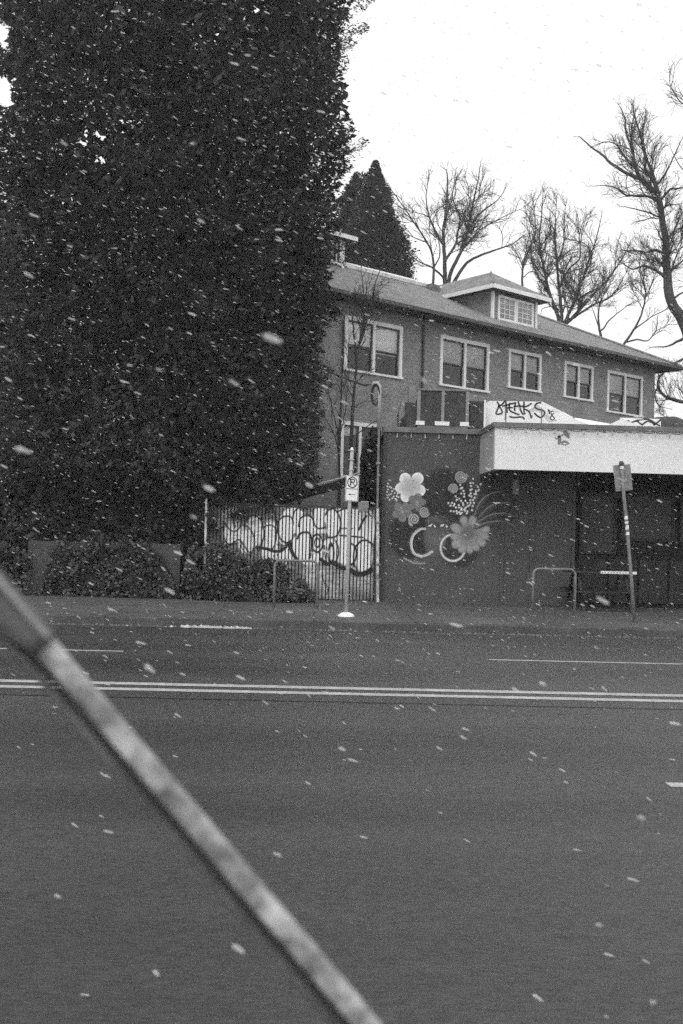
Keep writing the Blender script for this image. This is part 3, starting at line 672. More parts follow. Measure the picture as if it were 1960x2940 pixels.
# white board with a scribble
Yb = 25.0; o = Vector((RX(1795, Yb, 1210), Yb, RZ))
bd = thing('white_board', 'white board with black scribble behind the fascia edge', 'board', tuple(o))
def bp_(u, v, dy=0): p = P(u, v, Yb); return Vector((p.x, Yb+dy, p.z))-o
q1, q2 = bp_(1780, 1199), bp_(1897, 1203)
MB().prism([Vector((q1.x, 0, 0)), Vector((q2.x, 0, 0)), q2, q1], (0, .03, 0)).build('sheet', M['vinyl'], bd)
tg = MB()
for pts in ([(1135,245),(1135,215),(1150,215),(1150,245)],[(1190,215),(1215,215),(1240,235),(1255,240)],[(1165,225),(1230,205),(1300,200),(1370,240),(1390,250)],[(1250,245),(1290,215),(1330,225),(1350,245)],[(1340,248),(1400,200)]):
    tagstroke(tg, pts, .04, Yb-.006, o)
tg.build('scribble', M['ink'], bd)
Yd = 25.4; o = P(1935, 1235, Yd); o = Vector((o.x, Yd, RZ))
dmx = thing('covered_mound', 'dark rounded tarpaulin cover on the roof at the right edge', 'cover', tuple(o))
vs, fs = [], []; n1, n2 = 28, 10; tz = P(1945, 1190, Yd).z-RZ
for j in range(n2+1):
    for i in range(n1):
        a = 2*math.pi*i/n1; ph = math.pi/2*j/n2; r = math.cos(ph)**.6
        vs.append((r*.75*math.cos(a)*(1+.05*noise.noise((a, j, 0))), r*.6*math.sin(a)+.6, tz*math.sin(ph)**.8+.02*noise.noise((3*math.cos(a), 3*math.sin(a), j*.4))))
for j in range(n2):
    for i in range(n1): fs.append((j*n1+i, j*n1+(i+1) % n1, (j+1)*n1+(i+1) % n1, (j+1)*n1+i))
npmesh('tarpaulin', vs, fs, M['soffit'], dmx, smooth=True)

# ------------------------------------------------------------------ slatted fence with graffiti
FYY = 22.75; fx0 = P(600, 1600, FYY).x; fx1 = P(1076, 1600, FYY).x
ftop = P(860, 1452, FYY).z
fence = thing('slatted_fence', 'tall slatted fence covered in white bubble graffiti with black outlines', 'fence', (fx0, FYY, 0))
cvr = Canvas
pitch = .0785; ns = int((fx1-fx0)/pitch); rows = 120
allv = []; uv = []
for k in range(ns):
    x0 = fx0+k*pitch+.012; x1 = x0+pitch-.028
    zz = np.linspace(SWZ+.02, ftop-.03, rows); XX, ZZ = np.meshgrid(np.linspace(x0, x1, 4), zz)
    allv.append((XX, ZZ))
XXa = np.stack([a for a, _ in allv]); ZZa = np.stack([b for _, b in allv])
dW = np.stack([XXa, np.full_like(XXa, FYY), ZZa], -1) - np.array(CAMPOS)
dc = dW @ M3
Ua = 980+FP*dc[..., 0]/-dc[..., 2]; Va = 1470-FP*dc[..., 1]/-dc[..., 2]
cx_, cy_ = (Ua-580)*3.075, (Va-1420)*3.075
cg = Canvas(cx_, cy_, .085, 1)
# fills
for e in ((150,220,60,85,.16),(270,210,85,100,.22),(240,350,60,90,.34),(300,340,90,80,.36),(390,420,70,100,.42),(460,330,75,140,.34),(600,360,75,130,.42),(600,500,80,70,.45),(730,310,70,125,.55),(690,600,70,90,.33),(800,230,110,110,.55),(910,300,80,120,.6),(900,460,110,120,.58),(1010,430,60,90,.6),(1040,230,90,110,.62),(1150,250,85,130,.75),(1125,510,75,115,.6),(1250,300,90,180,.6),(1270,500,90,120,.55),(1400,300,120,180,.6),(1470,300,50,150,.75),(1430,540,85,150,.52),(1300,170,150,60,.5),(950,560,90,60,.55),(560,600,60,60,.3),(760,520,60,70,.5)):
    cg.ell(e[0], e[1], e[2], e[3], e[4], soft=14)
for e in ((1100,760,90,120,.22),(1250,760,90,90,.17),(980,700,80,110,.28),(1420,770,90,80,.2),(1150,860,70,60,.2),(700,660,60,50,.3)):
    cg.ell(e[0], e[1], e[2], e[3], e[4], soft=60, op=.8)
# streaky brushing
nz = np.array([noise.fractal((a*.012, b*.06, 3), .8, 2, 4) for a, b in zip(cx_.ravel(), cy_.ravel())]).reshape(cx_.shape)
cg.c = np.clip(cg.c*2.3*(1+.6*nz), .03, .9)
K = .03
for pts, w in (([(100,240),(110,290),(150,300),(190,290),(190,350),(205,410),(245,440),(290,415),(330,400),(370,450),(410,505),(440,515)],10),([(160,320),(160,400),(200,460),(250,450),(300,430),(340,425),(350,470),(390,520),(430,540)],7),
    ([(200,130),(195,240),(235,300),(285,325),(330,290),(345,200),(330,130)],9),([(265,150),(275,230),(290,290)],12),([(390,240),(400,200),(450,185),(510,210),(540,290),(545,370),(520,450),(500,500)],10),([(360,270),(410,290),(450,350),(460,430),(445,500)],9),
    ([(550,280),(600,270),(640,290),(655,350),(645,430),(620,480)],9),([(640,150),(660,260),(670,330),(690,390),(740,425),(780,410)],12),([(660,330),(670,250),(700,205),(750,190),(790,205),(805,260)],11),([(480,465),(570,480),(640,500),(700,495),(760,440)],20),([(775,430),(790,500),(830,565)],24),
    ([(840,390),(860,350),(910,332),(955,355),(965,450),(950,560)],14),([(850,280),(870,210),(920,185),(970,205),(995,270),(1030,300),(1080,290)],11),([(800,230),(815,150),(860,118),(940,130)],9),([(985,120),(972,190),(985,250)],9),
    ([(1090,180),(1110,140),(1160,125),(1200,170),(1222,240),(1215,310),(1180,370),(1110,377)],12),([(1085,250),(1090,320),(1110,377)],9),([(1080,450),(1085,540),(1110,610),(1160,600)],10),([(1180,410),(1203,480),(1195,560),(1160,612)],11),
    ([(1050,575),(1100,612),(1160,600),(1210,640),(1280,655)],26),([(1215,360),(1420,378)],11),([(1300,420),(1350,460),(1362,520),(1345,590),(1305,625)],12),([(1385,310),(1420,230),(1450,190)],14),([(1360,455),(1400,412),(1450,405),(1505,440)],13),([(1505,440),(1510,550),(1490,650),(1420,685)],9),([(1355,460),(1335,540),(1345,640)],9),
    ([(1300,640),(1350,695),(1420,702),(1490,665)],32),([(1200,150),(1240,130),(1290,120)],10),([(1215,300),(1330,300)],7),([(1390,150),(1440,140),(1490,190)],9),([(1060,690),(1070,760),(1110,830),(1100,880)],8),([(1160,690),(1150,780)],7)):
    cg.line(smooth_pts(pts, 6), w*1.45, K, soft=5)
for e in ((1015,430,48,78,10),(1015,425,22,40,8),(1138,520,26,80,10),(735,600,18,30,8),(890,790,30,26,5)): cg.ring(e[0], e[1], e[2], e[3], e[4]*1.4, K, soft=5)
cg.c[cx_ < 180] *= .55
# slats: each its own object
ff = []
for r in range(rows-1):
    for c in range(3): ff.append((r*4+c, r*4+c+1, (r+1)*4+c+1, (r+1)*4+c))
nb = rows*4
side = [(0, 4*(rows-1), nb+2, nb+0), (3, nb+1, nb+3, 4*(rows-1)+3)]
for k in range(ns):
    X, Z = XXa[k]-fx0, ZZa[k]; yj = random.uniform(-.004, .004)
    V = [(X.ravel()[i], yj, Z.ravel()[i]) for i in range(nb)]
    V += [(X[0, 0], yj+.02, Z[0, 0]), (X[0, 3], yj+.02, Z[0, 0]), (X[0, 0], yj+.02, Z[-1, 0]), (X[0, 3], yj+.02, Z[-1, 0])]
    F = list(ff)+side+[(nb, nb+2, nb+3, nb+1)]
    me = npmesh('slat', V, F, M['paint'], fence)
    setcol(me, np.append(cg.c[k].ravel(), [.05]*4))
MB().box(-.1, fx1-fx0+.06, .05, .075, .1, ftop-.05).build('backing_board', M['rail_dark'], fence)
MB().box(-.1, fx1-fx0+.1, -.02, .1, ftop-.03, ftop+.02).build('top_rail', M['rail_dark'], fence)
MB().box(fx1-fx0+.0, fx1-fx0+.07, -.03, .05, .13, ftop-.032).build('end_post', M['soffit'], fence)
a, b = P(592, 1435, 22.5), P(587, 1655, 22.5)
fpst = thing('fence_post', 'thin pale weathered post at the left end of the graffiti fence', 'post', (b.x, b.y, SWZ))
MB().tube([(0, 0, -.05), (0, 0, b.z-SWZ), (a.x-b.x, 0, a.z-SWZ)], .027, 8).build('shaft', M['peel'], fpst)
MB().tube([(a.x-b.x, 0, a.z-SWZ), (a.x-b.x, 0, a.z-SWZ+.03)], [.035, .02], 8).build('post_cap', M['steel_dark'], fpst)

# service mast with gooseneck, coil and box
Ym = 22.55
mast_b = P(1084, 1725, Ym)
mast = thing('service_mast', 'tall pipe mast with curved head in front of the mural wall corner', 'mast', (mast_b.x, Ym, SWZ))
def mp_(u, v, dy=0): q = P(u, v, Ym); return Vector((q.x-mast_b.x, dy, q.z-SWZ))
MB().tube([mp_(1084, 1460), mp_(1084, 1728)], .036, 10).build('lower_pipe', M['peel'], mast)
MB().tube([mp_(1083, 1459), mp_(1087, 1240), mp_(1089, 1140)], .026, 8).build('upper_pipe', M['steel_dark'], mast)
MB().tube([mp_(1086, 1230), mp_(1090, 1122), mp_(1089, 1108), mp_(1083, 1100), mp_(1074, 1100), mp_(1068, 1106)], [.04, .042, .044, .044, .042, .036], 10).build('gooseneck', M['steel'], mast, smooth=True)
MB().box(mp_(1065, 1)[0], mp_(1092, 1)[0], -.09, .03, mp_(1, 1431)[2]-.08, mp_(1, 1403)[2]-.08).build('meter_box', M['steel_dark'], mast)
MB().box(mp_(1072, 1)[0], mp_(1094, 1)[0], -.07, .0, mp_(1080, 1460)[2], mp_(1080, 1440)[2]).build('junction_box', M['steel'], mast)
cl_ = MB()
for k in range(4):
    pts = []
    for q in range(25):
        a = q/24*2*math.pi; pts.append(mp_(1077+(12.5-k*1.1)*math.cos(a)+k*.6, 1134+(30-k*1.6)*math.sin(a), .05*math.sin(a)-.03+.015*k))
    cl_.tube(pts, .011, 5, False)
cl_.build('cable_coil', M['rubber'], mast)
for v in (1330, 1500, 1620): q = mp_(1085, v); MB().box(q.x-.05, q.x+.05, -.05, .2, q.z-.02, q.z+.02).build('bracket', M['steel_dark'], mast)
cab = thing('overhead_cable', 'sagging black service cable running from the mast into the conifer', 'cable', tuple(P(1068, 1106, Ym)))
o = P(1068, 1106, Ym); pts = []
for (u, v, y) in ((1070, 1104, Ym), (1058, 1104, Ym), (1050, 1107, Ym+.02), (1035, 1103, Ym+.1), (985, 1085, Ym+.5), (930, 1060, Ym+1), (870, 1032, Ym+1.5), (700, 950, Ym+3), (300, 740, Ym+8)): pts.append(P(u, v, y)-o)
MB().tube(pts, [.012, .012, .024, .024, .017, .016, .016, .016, .016], 6).build('conductor', M['rubber'], cab)

# stair canopy / sloping handrail behind the fence
Ys = 26.0; o = P(1080, 1345, Ys)
stc = thing('stair_rail', 'dark sloping stair parapet with pale top edge behind the fence', 'stair', (o.x, Ys, 0))
def sp2(u, v, dy=0): q = P(u, v, Ys); return Vector((q.x-o.x, dy, q.z))
MB().prism([sp2(800, 1427), sp2(800, 1450), sp2(1095, 1372), sp2(1095, 1346)], (0, .12, 0)).build('parapet', M['wood'], stc)
MB().tube([sp2(800, 1421, -.02), sp2(1095, 1341, -.02)], .025, 6).build('handrail', M['trim'], stc)
for u in (975, 860): q = sp2(u, 1380); MB().box(q.x-.04, q.x+.04, .13, .2, 0, q.z-.3).build('post', M['wood'], stc)
MB().box(sp2(1048, 1).x, sp2(1092, 1).x, .3, .36, 0, 3.0).build('end_wall', M['wood'], stc)

# small gabled shed at the left
Ysd = 24.2; o = P(590, 1430, Ysd)
shed = thing('garden_shed', 'small low shed with pale gable roof beneath the conifer', 'shed', (o.x, Ysd, 0))
def sd(u, v): q = P(u, v, Ysd); return q.x-o.x, q.z
xa_, za_ = sd(530, 1428); xb_, zb2 = sd(660, 1432); xm_, zm_ = sd(565, 1397)
MB().box(xa_+.08, xb_-.1, .1, 2.0, 0, za_-.06).build('wall', M['wood'], shed)
MB().prism([(xa_, 0, za_), (xm_, 0, zm_), (xb_, 0, za_-.0), (xb_, 0, za_-.07), (xa_, 0, za_-.07)], (0, 2.1, 0)).build('roof', M['block'], shed)

# ------------------------------------------------------------------ street furniture
Ysg = 18.45
def make_pole_sign():
    b = P(992, 1765, Ysg); o = Vector((b.x, Ysg, SWZ))
    s = thing('no_parking_sign', 'white no-parking sign with left arrow on thin galvanised pole', 'sign', tuple(o))
    def q(u, v, dy=0): p = P(u, v, Ysg+dy); return Vector((p.x, Ysg+dy, p.z))-o
    base = q(993, 1768); base.z = 0
    mid = q(1003, 1440)
    MB().tube([base, q(999, 1600), mid, q(1010, 1294)], .034, 12).build('pole', M['steel'], s, smooth=True)
    MB().tube([q(1010, 1293), q(1010, 1288), q(1010, 1284)], [.036, .028, .008], 10).build('pole_cap', M['trim'], s)
    MB().tube([base+Vector((0, 0, .0)), base+Vector((0, 0, .025)), base+Vector((0, 0, .06)), base+Vector((0, 0, .075))], [.155, .145, .10, .045], 24).build('base_collar', M['trim'], s)
    for v in (1293, 1320, 1350): p = q(1008, v); MB().box(p.x-.055, p.x+.055, -.04, .04, p.z-.008, p.z+.008).build('clamp', M['steel'], s)
    MB().tube([q(1023, 1380, .1), q(1025, 1260, .1), q(1025, 1208, .1)], .022, 6).build('rear_tube', M['steel_dark'], s) if False else None
    tl, tr_, br_, bl2 = q(993, 1364, -.045), q(1031, 1366, -.045), q(1027, 1441, -.045), q(990, 1438, -.045)
    cx = [(tl+tr_)/2, (bl2+br_)/2]; up = (cx[0]-cx[1]); H = up.length; up.normalize(); rt = (tr_-tl+br_-bl2)/2; Wd = rt.length; rt.normalize(); c0 = (tl+tr_+br_+bl2)/4
    nrm = rt.cross(up)
    def loc(a, b_, d=0): return c0 + rt*(a*Wd/2) + up*(b_*H/2) - Vector((0, d, 0))
    def rrect(w_, h_, cy_, r=.025, d=0., k=6):
        pts = []
        for (sx_, sy_, a0) in ((1, 1, 0), (-1, 1, 90), (-1, -1, 180), (1, -1, 270)):
            for j in range(k+1):
                a = math.radians(a0+90*j/k); pts.append(c0 + rt*(sx_*(w_/2-r)+r*math.cos(a)) + up*(cy_+sy_*(h_/2-r)+r*math.sin(a)) - Vector((0, d, 0)))
        return pts
    MB().prism(rrect(Wd, H, 0), (0, .004, 0)).build('plate', M['sign_white'], s)
    bd_ = MB()
    for cy_, hh in ((H*.235, H*.49), (-H*.25, H*.46)):
        bd_.ribbon(rrect(Wd-.024, hh, cy_, .02, .003), .006, (0, -1, 0), True)
    bd_.build('border', M['ink'], s)
    sy = MB(); cc = c0+up*(H*.235)-Vector((0, .004, 0)); R = .085
    sy.ribbon([cc+rt*R*math.cos(a)+up*R*1.12*math.sin(a) for a in np.linspace(0, 2*math.pi, 37)[:-1]], .018, (0, -1, 0), True)
    sy.ribbon([cc-rt*R*.68+up*R*.78, cc+rt*R*.68-up*R*.78], .014, (0, -1, 0))
    sy.build('prohibition_ring', M['ink'], s)
    pp = MB(); e = .001; x0 = -.03
    def L2(a, b_): return cc+rt*a+up*b_-Vector((0, e, 0))
    pp.ribbon([L2(x0, -.062), L2(x0, .068)], .022, (0, -1, 0))
    pp.ribbon([L2(x0+.01, .058), L2(.012, .058), L2(.032, .05), L2(.04, .03), L2(.032, .008), L2(.012, 0), L2(x0+.01, 0)], .02, (0, -1, 0))
    pp.build('letter_p', M['ink'], s)
    ar = MB(); ca = c0-up*(H*.23)-Vector((0, .004, 0))
    ar.ribbon([ca-rt*.03, ca+rt*.065], .009, (0, -1, 0)); ar.poly([ca-rt*.068, ca-rt*.03-up*.018, ca-rt*.03+up*.018])
    ar.build('arrow', M['ink'], s)
    for hh in (.46, -.46): MB().tube([c0+up*H*hh-Vector((0, .008, 0)), c0+up*H*hh], .009, 8).build('bolt', M['steel_dark'], s)
make_pole_sign()
def make_back_sign():
    Y = 18.6; b = P(1821, 1783, Y); o = Vector((b.x, Y, SWZ))
    s = thing('street_sign', 'sign seen from behind on a leaning stickered pole before the canopy', 'sign', tuple(o))
    def q(u, v, dy=0): p = P(u, v, Y); return Vector((p.x, Y+dy, p.z))-o
    base = q(1821, 1780); base.z = -.02
    pole = MB().tube([base, q(1811, 1650), q(1800, 1520), q(1790, 1420), q(1784, 1336)], .032, 12).build('pole', M['steel_dark'], s, smooth=True)
    MB().tube([q(1784, 1336), q(1783.5, 1330), q(1783, 1324)], [.045, .05, .03], 10).build('pole_cap', M['soffit'], s)
    MB().prism([q(1761, 1336, .04), q(1811, 1332, .04), q(1818, 1406, .04), q(1769, 1411, .04)], (0, .004, 0)).build('plate', M['sign_grey'], s)
    for k, (v, h) in enumerate(((1486, 10), (1500, 6), (1514, 12), (1532, 9), (1342, 8))):
        u = np.interp(v, [1336, 1420, 1520, 1650], [1784, 1790, 1800, 1811]); p1, p2 = q(u, v-h/2), q(u+.5, v+h/2)
        MB().tube([p1, p2], .0345, 10, False).build('sticker', M['sign_white'], s)
    for v in (1345, 1398): p = q(1786, v); MB().box(p.x-.06, p.x+.06, .034, .04, p.z-.01, p.z+.01).build('clamp', M['steel'], s)
make_back_sign()
def make_rack(u0, u1, v, Y, lab):
    a, b = P(u0, v, Y), P(u1, v, Y); w = b.x-a.x; h = (a.z+b.z)/2-SWZ
    r = thing('bike_rack', lab, 'bike rack', (a.x, Y, SWZ), group='hoop bike racks on the pavement')
    pts = [(0, 0, 0), (0, 0, h-.12)]
    for k in range(1, 7): q = k/6*math.pi/2; pts.append((.12-.12*math.cos(q), 0, h-.12+.12*math.sin(q)))
    for k in range(0, 7): q = k/6*math.pi/2; pts.append((w-.12+.12*math.sin(q), 0, h-.12+.12*math.cos(q)))
    pts.append((w, 0, 0)); MB().tube(pts, .025, 10).build('hoop', M['steel_dark'], r, smooth=True)
    for x in (0, w): MB().box(x-.07, x+.07, -.07, .07, 0.002, .012).build('base_plate', M['steel_dark'], r)
make_rack(789, 913, 1610, 19.6, 'grey hoop bike rack before the graffiti fence and ivy')
make_rack(1531, 1652, 1634, 19.6, 'thin hoop bike rack before the dark shopfront')
# picnic table under the canopy
Yp = 21.4; a, b = P(1640, 1640, Yp), P(1828, 1642, Yp)
tb = thing('picnic_table', 'dark picnic table with pale dotted front edge under the canopy', 'table', (a.x, Yp, SWZ))
w = b.x-a.x; h = (a.z+b.z)/2-SWZ
for k in range(4): MB().box(0, w, .02+k*.19, .2+k*.19, h-.045, h-.005).build('top_plank', M['wood'], tb)
MB().box(w*.45, w, .0, .018, h-.045, h+.012).build('edge_band', M['checker'], tb)
for k in range(11): x = w*.47+k*(w*.5/11); MB().tube([(x, -.004, h-.018), (x, .0, h-.018)], .013, 6).build('dot', M['ink'], tb)
for yb in (-.35, .95):
    MB().box(.05, w-.05, yb, yb+.24, .40, .44).build('bench_plank', M['wood'], tb)
for x in (.2, w-.2):
    MB().tube([(x, -.3, 0), (x, .2, h-.05)], .035, 4).build('leg', M['wood'], tb); MB().tube([(x, 1.15, 0), (x, .6, h-.05)], .035, 4).build('leg', M['wood'], tb)
    MB().box(x-.04, x+.04, -.35, 1.19, .34, .398).build('bench_bearer', M['wood'], tb)
# litter
lt = P(1044, 1731, 22.0)
vs = [(lt.x+random.uniform(-.09, .09), 22.0+random.uniform(-.05, .05), SWZ+.01+random.uniform(0, .05)) for _ in range(9)]
l_ = MB(); 
for k in range(7): l_.poly([vs[k], vs[k+1], vs[k+2]])
l_.build('paper_litter', M['snow'], category='litter', label='crumpled white paper scrap at the foot of the graffiti fence')

# ------------------------------------------------------------------ foliage builders
def leaves(centers, dirs, size, width, jitter=.5, droop=0.):
    """one narrow triangle pair per centre"""
    n = len(centers); d = dirs + RNG.normal(0, jitter, (n, 3)); d[:, 2] -= droop; d /= np.linalg.norm(d, axis=1)[:, None]+1e-9
    r = RNG.normal(0, 1, (n, 3)); w = np.cross(d, r); w /= np.linalg.norm(w, axis=1)[:, None]+1e-9
    s = (size*RNG.uniform(.6, 1.3, n))[:, None]; ww = w*s*width
    a = centers-d*s*.5; b = centers+ww; c = centers+d*s*.5; e = centers-ww
    V = np.stack([a, b, c, e], 1).reshape(-1, 3); F = np.arange(n*4).reshape(-1, 4); return V, F

def in_poly(poly, n, lo=None):
    poly = np.array(poly, float); mn, mxx = poly.min(0), poly.max(0); out = []
    while len(out) < n:
        p = RNG.uniform(mn, mxx, (n*2, 2)); c = np.zeros(len(p), bool); j = len(poly)-1
        for i in range(len(poly)):
            xi, yi = poly[i]; xj, yj = poly[j]
            c ^= ((yi > p[:, 1]) != (yj > p[:, 1])) & (p[:, 0] < (xj-xi)*(p[:, 1]-yi)/(yj-yi+1e-12)+xi); j = i
        out += list(p[c])
    return np.array(out[:n])
def n3(p, s, seed=0): return np.array([noise.noise((q[0]*s+seed, q[1]*s, q[2]*s)) for q in p])

# big conifer
Yc = 25.6; cxw = P(470, 1000, Yc).x
con = thing('conifer_tree', 'huge dense dark conifer filling the left side of the view', 'tree', (cxw, Yc, 0))
prof_v = [0, 100, 210, 320, 400, 470, 520, 600, 720, 850, 950, 1050, 1180, 1300, 1380, 1440, 1490, 1540]
prof_u = [1040, 1010, 1002, 1035, 1042, 1030, 1008, 1000, 990, 972, 958, 952, 942, 940, 908, 810, 700, 565]
pz = [P(u, v, Yc).z for u, v in zip(prof_u, prof_v)]; pr = [P(u, v, Yc).x-cxw for u, v in zip(prof_u, prof_v)]
pz = np.array(pz[::-1]); pr = np.array(pr[::-1])
pz = np.append(pz, [pz[-1]+4, pz[-1]+8, pz[-1]+12]); pr = np.append(pr, [4.6, 2.8, .4])
zmin, zmax = pz[0], pz[-1]
def crown_r(th, z):
    base = np.interp(z, pz, pr)
    lump = np.array([noise.noise((2.2*math.cos(a)+5, 2.2*math.sin(a), zz*.55)) for a, zz in zip(th, z)])
    l2_ = np.array([noise.noise((7*math.cos(a)+5, 7*math.sin(a), zz*1.6)) for a, zz in zip(th, z)])
    return np.maximum(base*(1.0+.11*lump+.085*l2_)+.10, .15)
NPL = 4300
zq = RNG.uniform(zmin, zmax-1, NPL*2); keep = RNG.uniform(0, 1, NPL*2) < np.interp(zq, pz, pr)/pr.max(); zq = zq[keep][:NPL]; th = RNG.uniform(0, 2*math.pi, len(zq))
NBO = 520; bz = RNG.uniform(zmin, zmax-1, NBO); bt = RNG.uniform(0, 2*math.pi, NBO); br_ = np.interp(bz, pz, pr)
BC = np.stack([br_*np.cos(bt), br_*np.sin(bt), bz*.8], 1); r0_ = np.interp(zq, pz, pr); QC = np.stack([r0_*np.cos(th), r0_*np.sin(th), zq*.8], 1)
dn = np.sqrt(((QC[:, None]-BC[None])**2).sum(2)).min(1); lobe = .84+.19*np.exp(-(dn/.62)**2)
rr = crown_r(th, zq)*lobe*np.where(RNG.uniform(0, 1, len(zq)) < .72, RNG.uniform(.88, 1.0, len(zq)), RNG.uniform(.35, .9, len(zq)))
anc = np.stack([rr*np.cos(th), rr*np.sin(th), zq], 1)
low_p = in_poly([(480, 1360), (560, 1500), (600, 1512), (650, 1500), (695, 1484), (760, 1462), (830, 1452), (850, 1420), (890, 1370), (910, 1320), (700, 1300)], 260)
low_w = NP(low_p[:, 0], low_p[:, 1], 22.45)-np.array([cxw, Yc, 0]); low_w[:, 1] += RNG.uniform(.0, 1.6, len(low_w))
anc = np.concatenate([anc, low_w]); th = np.concatenate([th, np.full(len(low_w), -1.2)]); zq = np.append(zq, low_w[:, 2]); out = np.stack([np.cos(th), np.sin(th), RNG.uniform(-.55, .35, len(zq))], 1)
LV, LF = [], []; nper = 150
k = len(anc)
tt = RNG.uniform(0, 1, (k, nper, 1)); ln = RNG.uniform(.35, .8, (k, 1, 1))
axis = out[:, None, :]*ln*(tt-.8) + np.array([0, 0, 1])*(.22*(tt-.5)**2-.05)
spread = RNG.normal(0, 1, (k, nper, 3))*(.17*(1.15-tt))
pts = (anc[:, None, :]+axis+spread).reshape(-1, 3); dr = np.repeat(out, nper, 0)+spread.reshape(-1, 3)*1.5
# sky gaps in the crown
gaps = []
gl_ = [(735,28,.10),(576,105,.05),(625,95,.05),(462,462,.05),(980,555,.10),(286,227,.04),(163,343,.04),(2,95,.22),(12,125,.12),(0,262,.3),(18,285,.2),(5,250,.25),(965,560,.06),(372,30,.04)]
for (u, v, du, dv, m_, rr_) in ((242,402,22,16,8,.075),(285,388,18,14,5,.07),(345,362,18,22,7,.06),(297,462,20,6,5,.07),(310,504,6,5,2,.06),(560,105,10,25,4,.04)):
    for _ in range(m_): gl_.append((u+random.gauss(0, du*.6), v+random.gauss(0, dv*.6), rr_*random.uniform(.6, 1.2)))
for (u, v, r) in (*gl_,):
    d = np.array(ray(u, v)); d /= np.linalg.norm(d); gaps.append((np.array(CAMPOS)-np.array([cxw, Yc, 0]), d, r))
def degap(pts):
    ok = np.ones(len(pts), bool); nn = RNG.uniform(.75, 1.3, len(pts))
    for o, d, r in gaps:
        w_ = pts-o; al = w_@d; dist = np.linalg.norm(w_-al[:, None]*d, axis=1); ok &= dist > r*nn
    return ok
ok = degap(pts); pts, dr = pts[ok], dr[ok]
V, F = leaves(pts, dr, .085, .16, .45, .15); LV.append(V); LF.append(F)
# inner boughs, larger and fewer
ni = 170000; zi = RNG.uniform(zmin+.2, zmax-1.5, ni); ti = RNG.uniform(0, 2*math.pi, ni); ri = np.interp(zi, pz, pr)*RNG.uniform(.0, .9, ni)**.5
pi_ = np.stack([ri*np.cos(ti), ri*np.sin(ti), zi], 1); ok = degap(pi_); pi_ = pi_[ok]
V2, F2 = leaves(pi_, pi_*np.array([1, 1, 0])*.2, .2, .25, .6); LV.append(V2); LF.append(F2+len(V))
npmesh('crown', np.concatenate(LV), np.concatenate(LF), M['needles'], con)
MB().tube([(0, 0, -.2), (0.05, 0, 2), (0, 0, 10), (0, 0, zmax-2)], [.75, .6, .42, .08], 12).build('trunk', M['bark'], con, smooth=True)
bm_ = MB()
for k in range(46):
    z = zmin+.4+k*.42; a = k*2.4; r = float(np.interp(z, pz, pr))*.75
    bm_.tube([(0, 0, z), (r*.5*math.cos(a), r*.5*math.sin(a), z+.1), (r*math.cos(a), r*math.sin(a), z-.25)], [.09, .06, .02], 5)
bm_.build('limbs', M['bark'], con)
# lower dark shrubbery under the conifer
def shrub(name, lab, cat, x0, x1, y0, y1, topf, n, size, m, zb=SWZ, group=None, wid=.45, front=None):
    t_ = thing(name, lab, cat, ((x0+x1)/2, (y0+y1)/2, zb), group=group)
    X = RNG.uniform(x0, x1, n); tp_ = np.array([topf(x) for x in X]); lump = np.array([noise.noise((x*1.7, 3, 0)) for x in X])
    lump3 = np.array([noise.noise((x*5.1, 9, 0)) for x in X]); tp_ = np.maximum(tp_*(1+.22*lump+.16*lump3)+RNG.exponential(.03, n), .05)
    Z = RNG.uniform(0, 1, n)**.9*tp_; Yv = y0+(y1-y0)*RNG.uniform(0, 1, n)**1.5
    lump2 = np.array([noise.noise((x*2.3, z*2.3, 8)) for x, z in zip(X, Z)]); Yv = Yv + .18*lump2 + .35*(Z/np.maximum(tp_, .2))**2*(y1-y0)
    den = np.array([noise.noise((x*3.1, z*3.1, 21)) for x, z in zip(X, Z)]); kp = (RNG.uniform(-.25, .75, n) < .28+den) | (m is not M['ivy'])
    C_ = np.stack([X-(x0+x1)/2, Yv-(y0+y1)/2, Z], 1)[kp]; n = len(C_); V, F = leaves(C_, np.tile([0, -.6, .4], (n, 1)), size, wid, .8)
    npmesh('foliage', V, F, m, t_)
    st_ = MB()
    for k in range(7): x = x0+(x1-x0)*(k+.5)/7-(x0+x1)/2; h_ = max(topf(x+(x0+x1)/2)*.7, .1); st_.tube([(x, .1, -.02), (x+.1, .05, h_*.5), (x+.02, .1, h_)], [.03, .02, .008], 5)
    st_.build('stems', M['bark'], t_)
    return t_
def topfn(uvs, Y, zb): 
    xs_ = [P(u, v, Y).x for u, v in uvs]; zs_ = [P(u, v, Y).z-zb for u, v in uvs]
    return lambda x: float(np.interp(x, xs_, zs_))
xL_ = P(532, 1600, 22.2).x; xR_ = P(905, 1600, 22.2).x
shrub('ivy_bush', 'ragged ivy bush spilling over the left foot of the graffiti fence', 'bush', xL_, xR_, 21.5, 22.6, topfn([(440, 1570), (532, 1640), (545, 1570), (600, 1560), (650, 1590), (700, 1598), (760, 1612), (800, 1625), (850, 1650), (880, 1690), (905, 1725)], 22.2, SWZ), 21000, .075, M['ivy'])
blk_a, blk_b = P(82, 1552, 22.2), P(518, 1560, 22.2)
blk = thing('concrete_planter', 'low grey concrete planter wall at left beneath the conifer', 'planter', (blk_a.x, 22.2, SWZ))
w = blk_b.x-blk_a.x; h = blk_a.z-SWZ
MB().box(0, w, 0, .22, -.02, h).build('front_wall', M['block'], blk)
MB().box(0, .2, .223, .8, -.02, h-.01).box(w-.2, w, .223, .8, -.02, h-.01).build('side_wall', M['block'], blk)
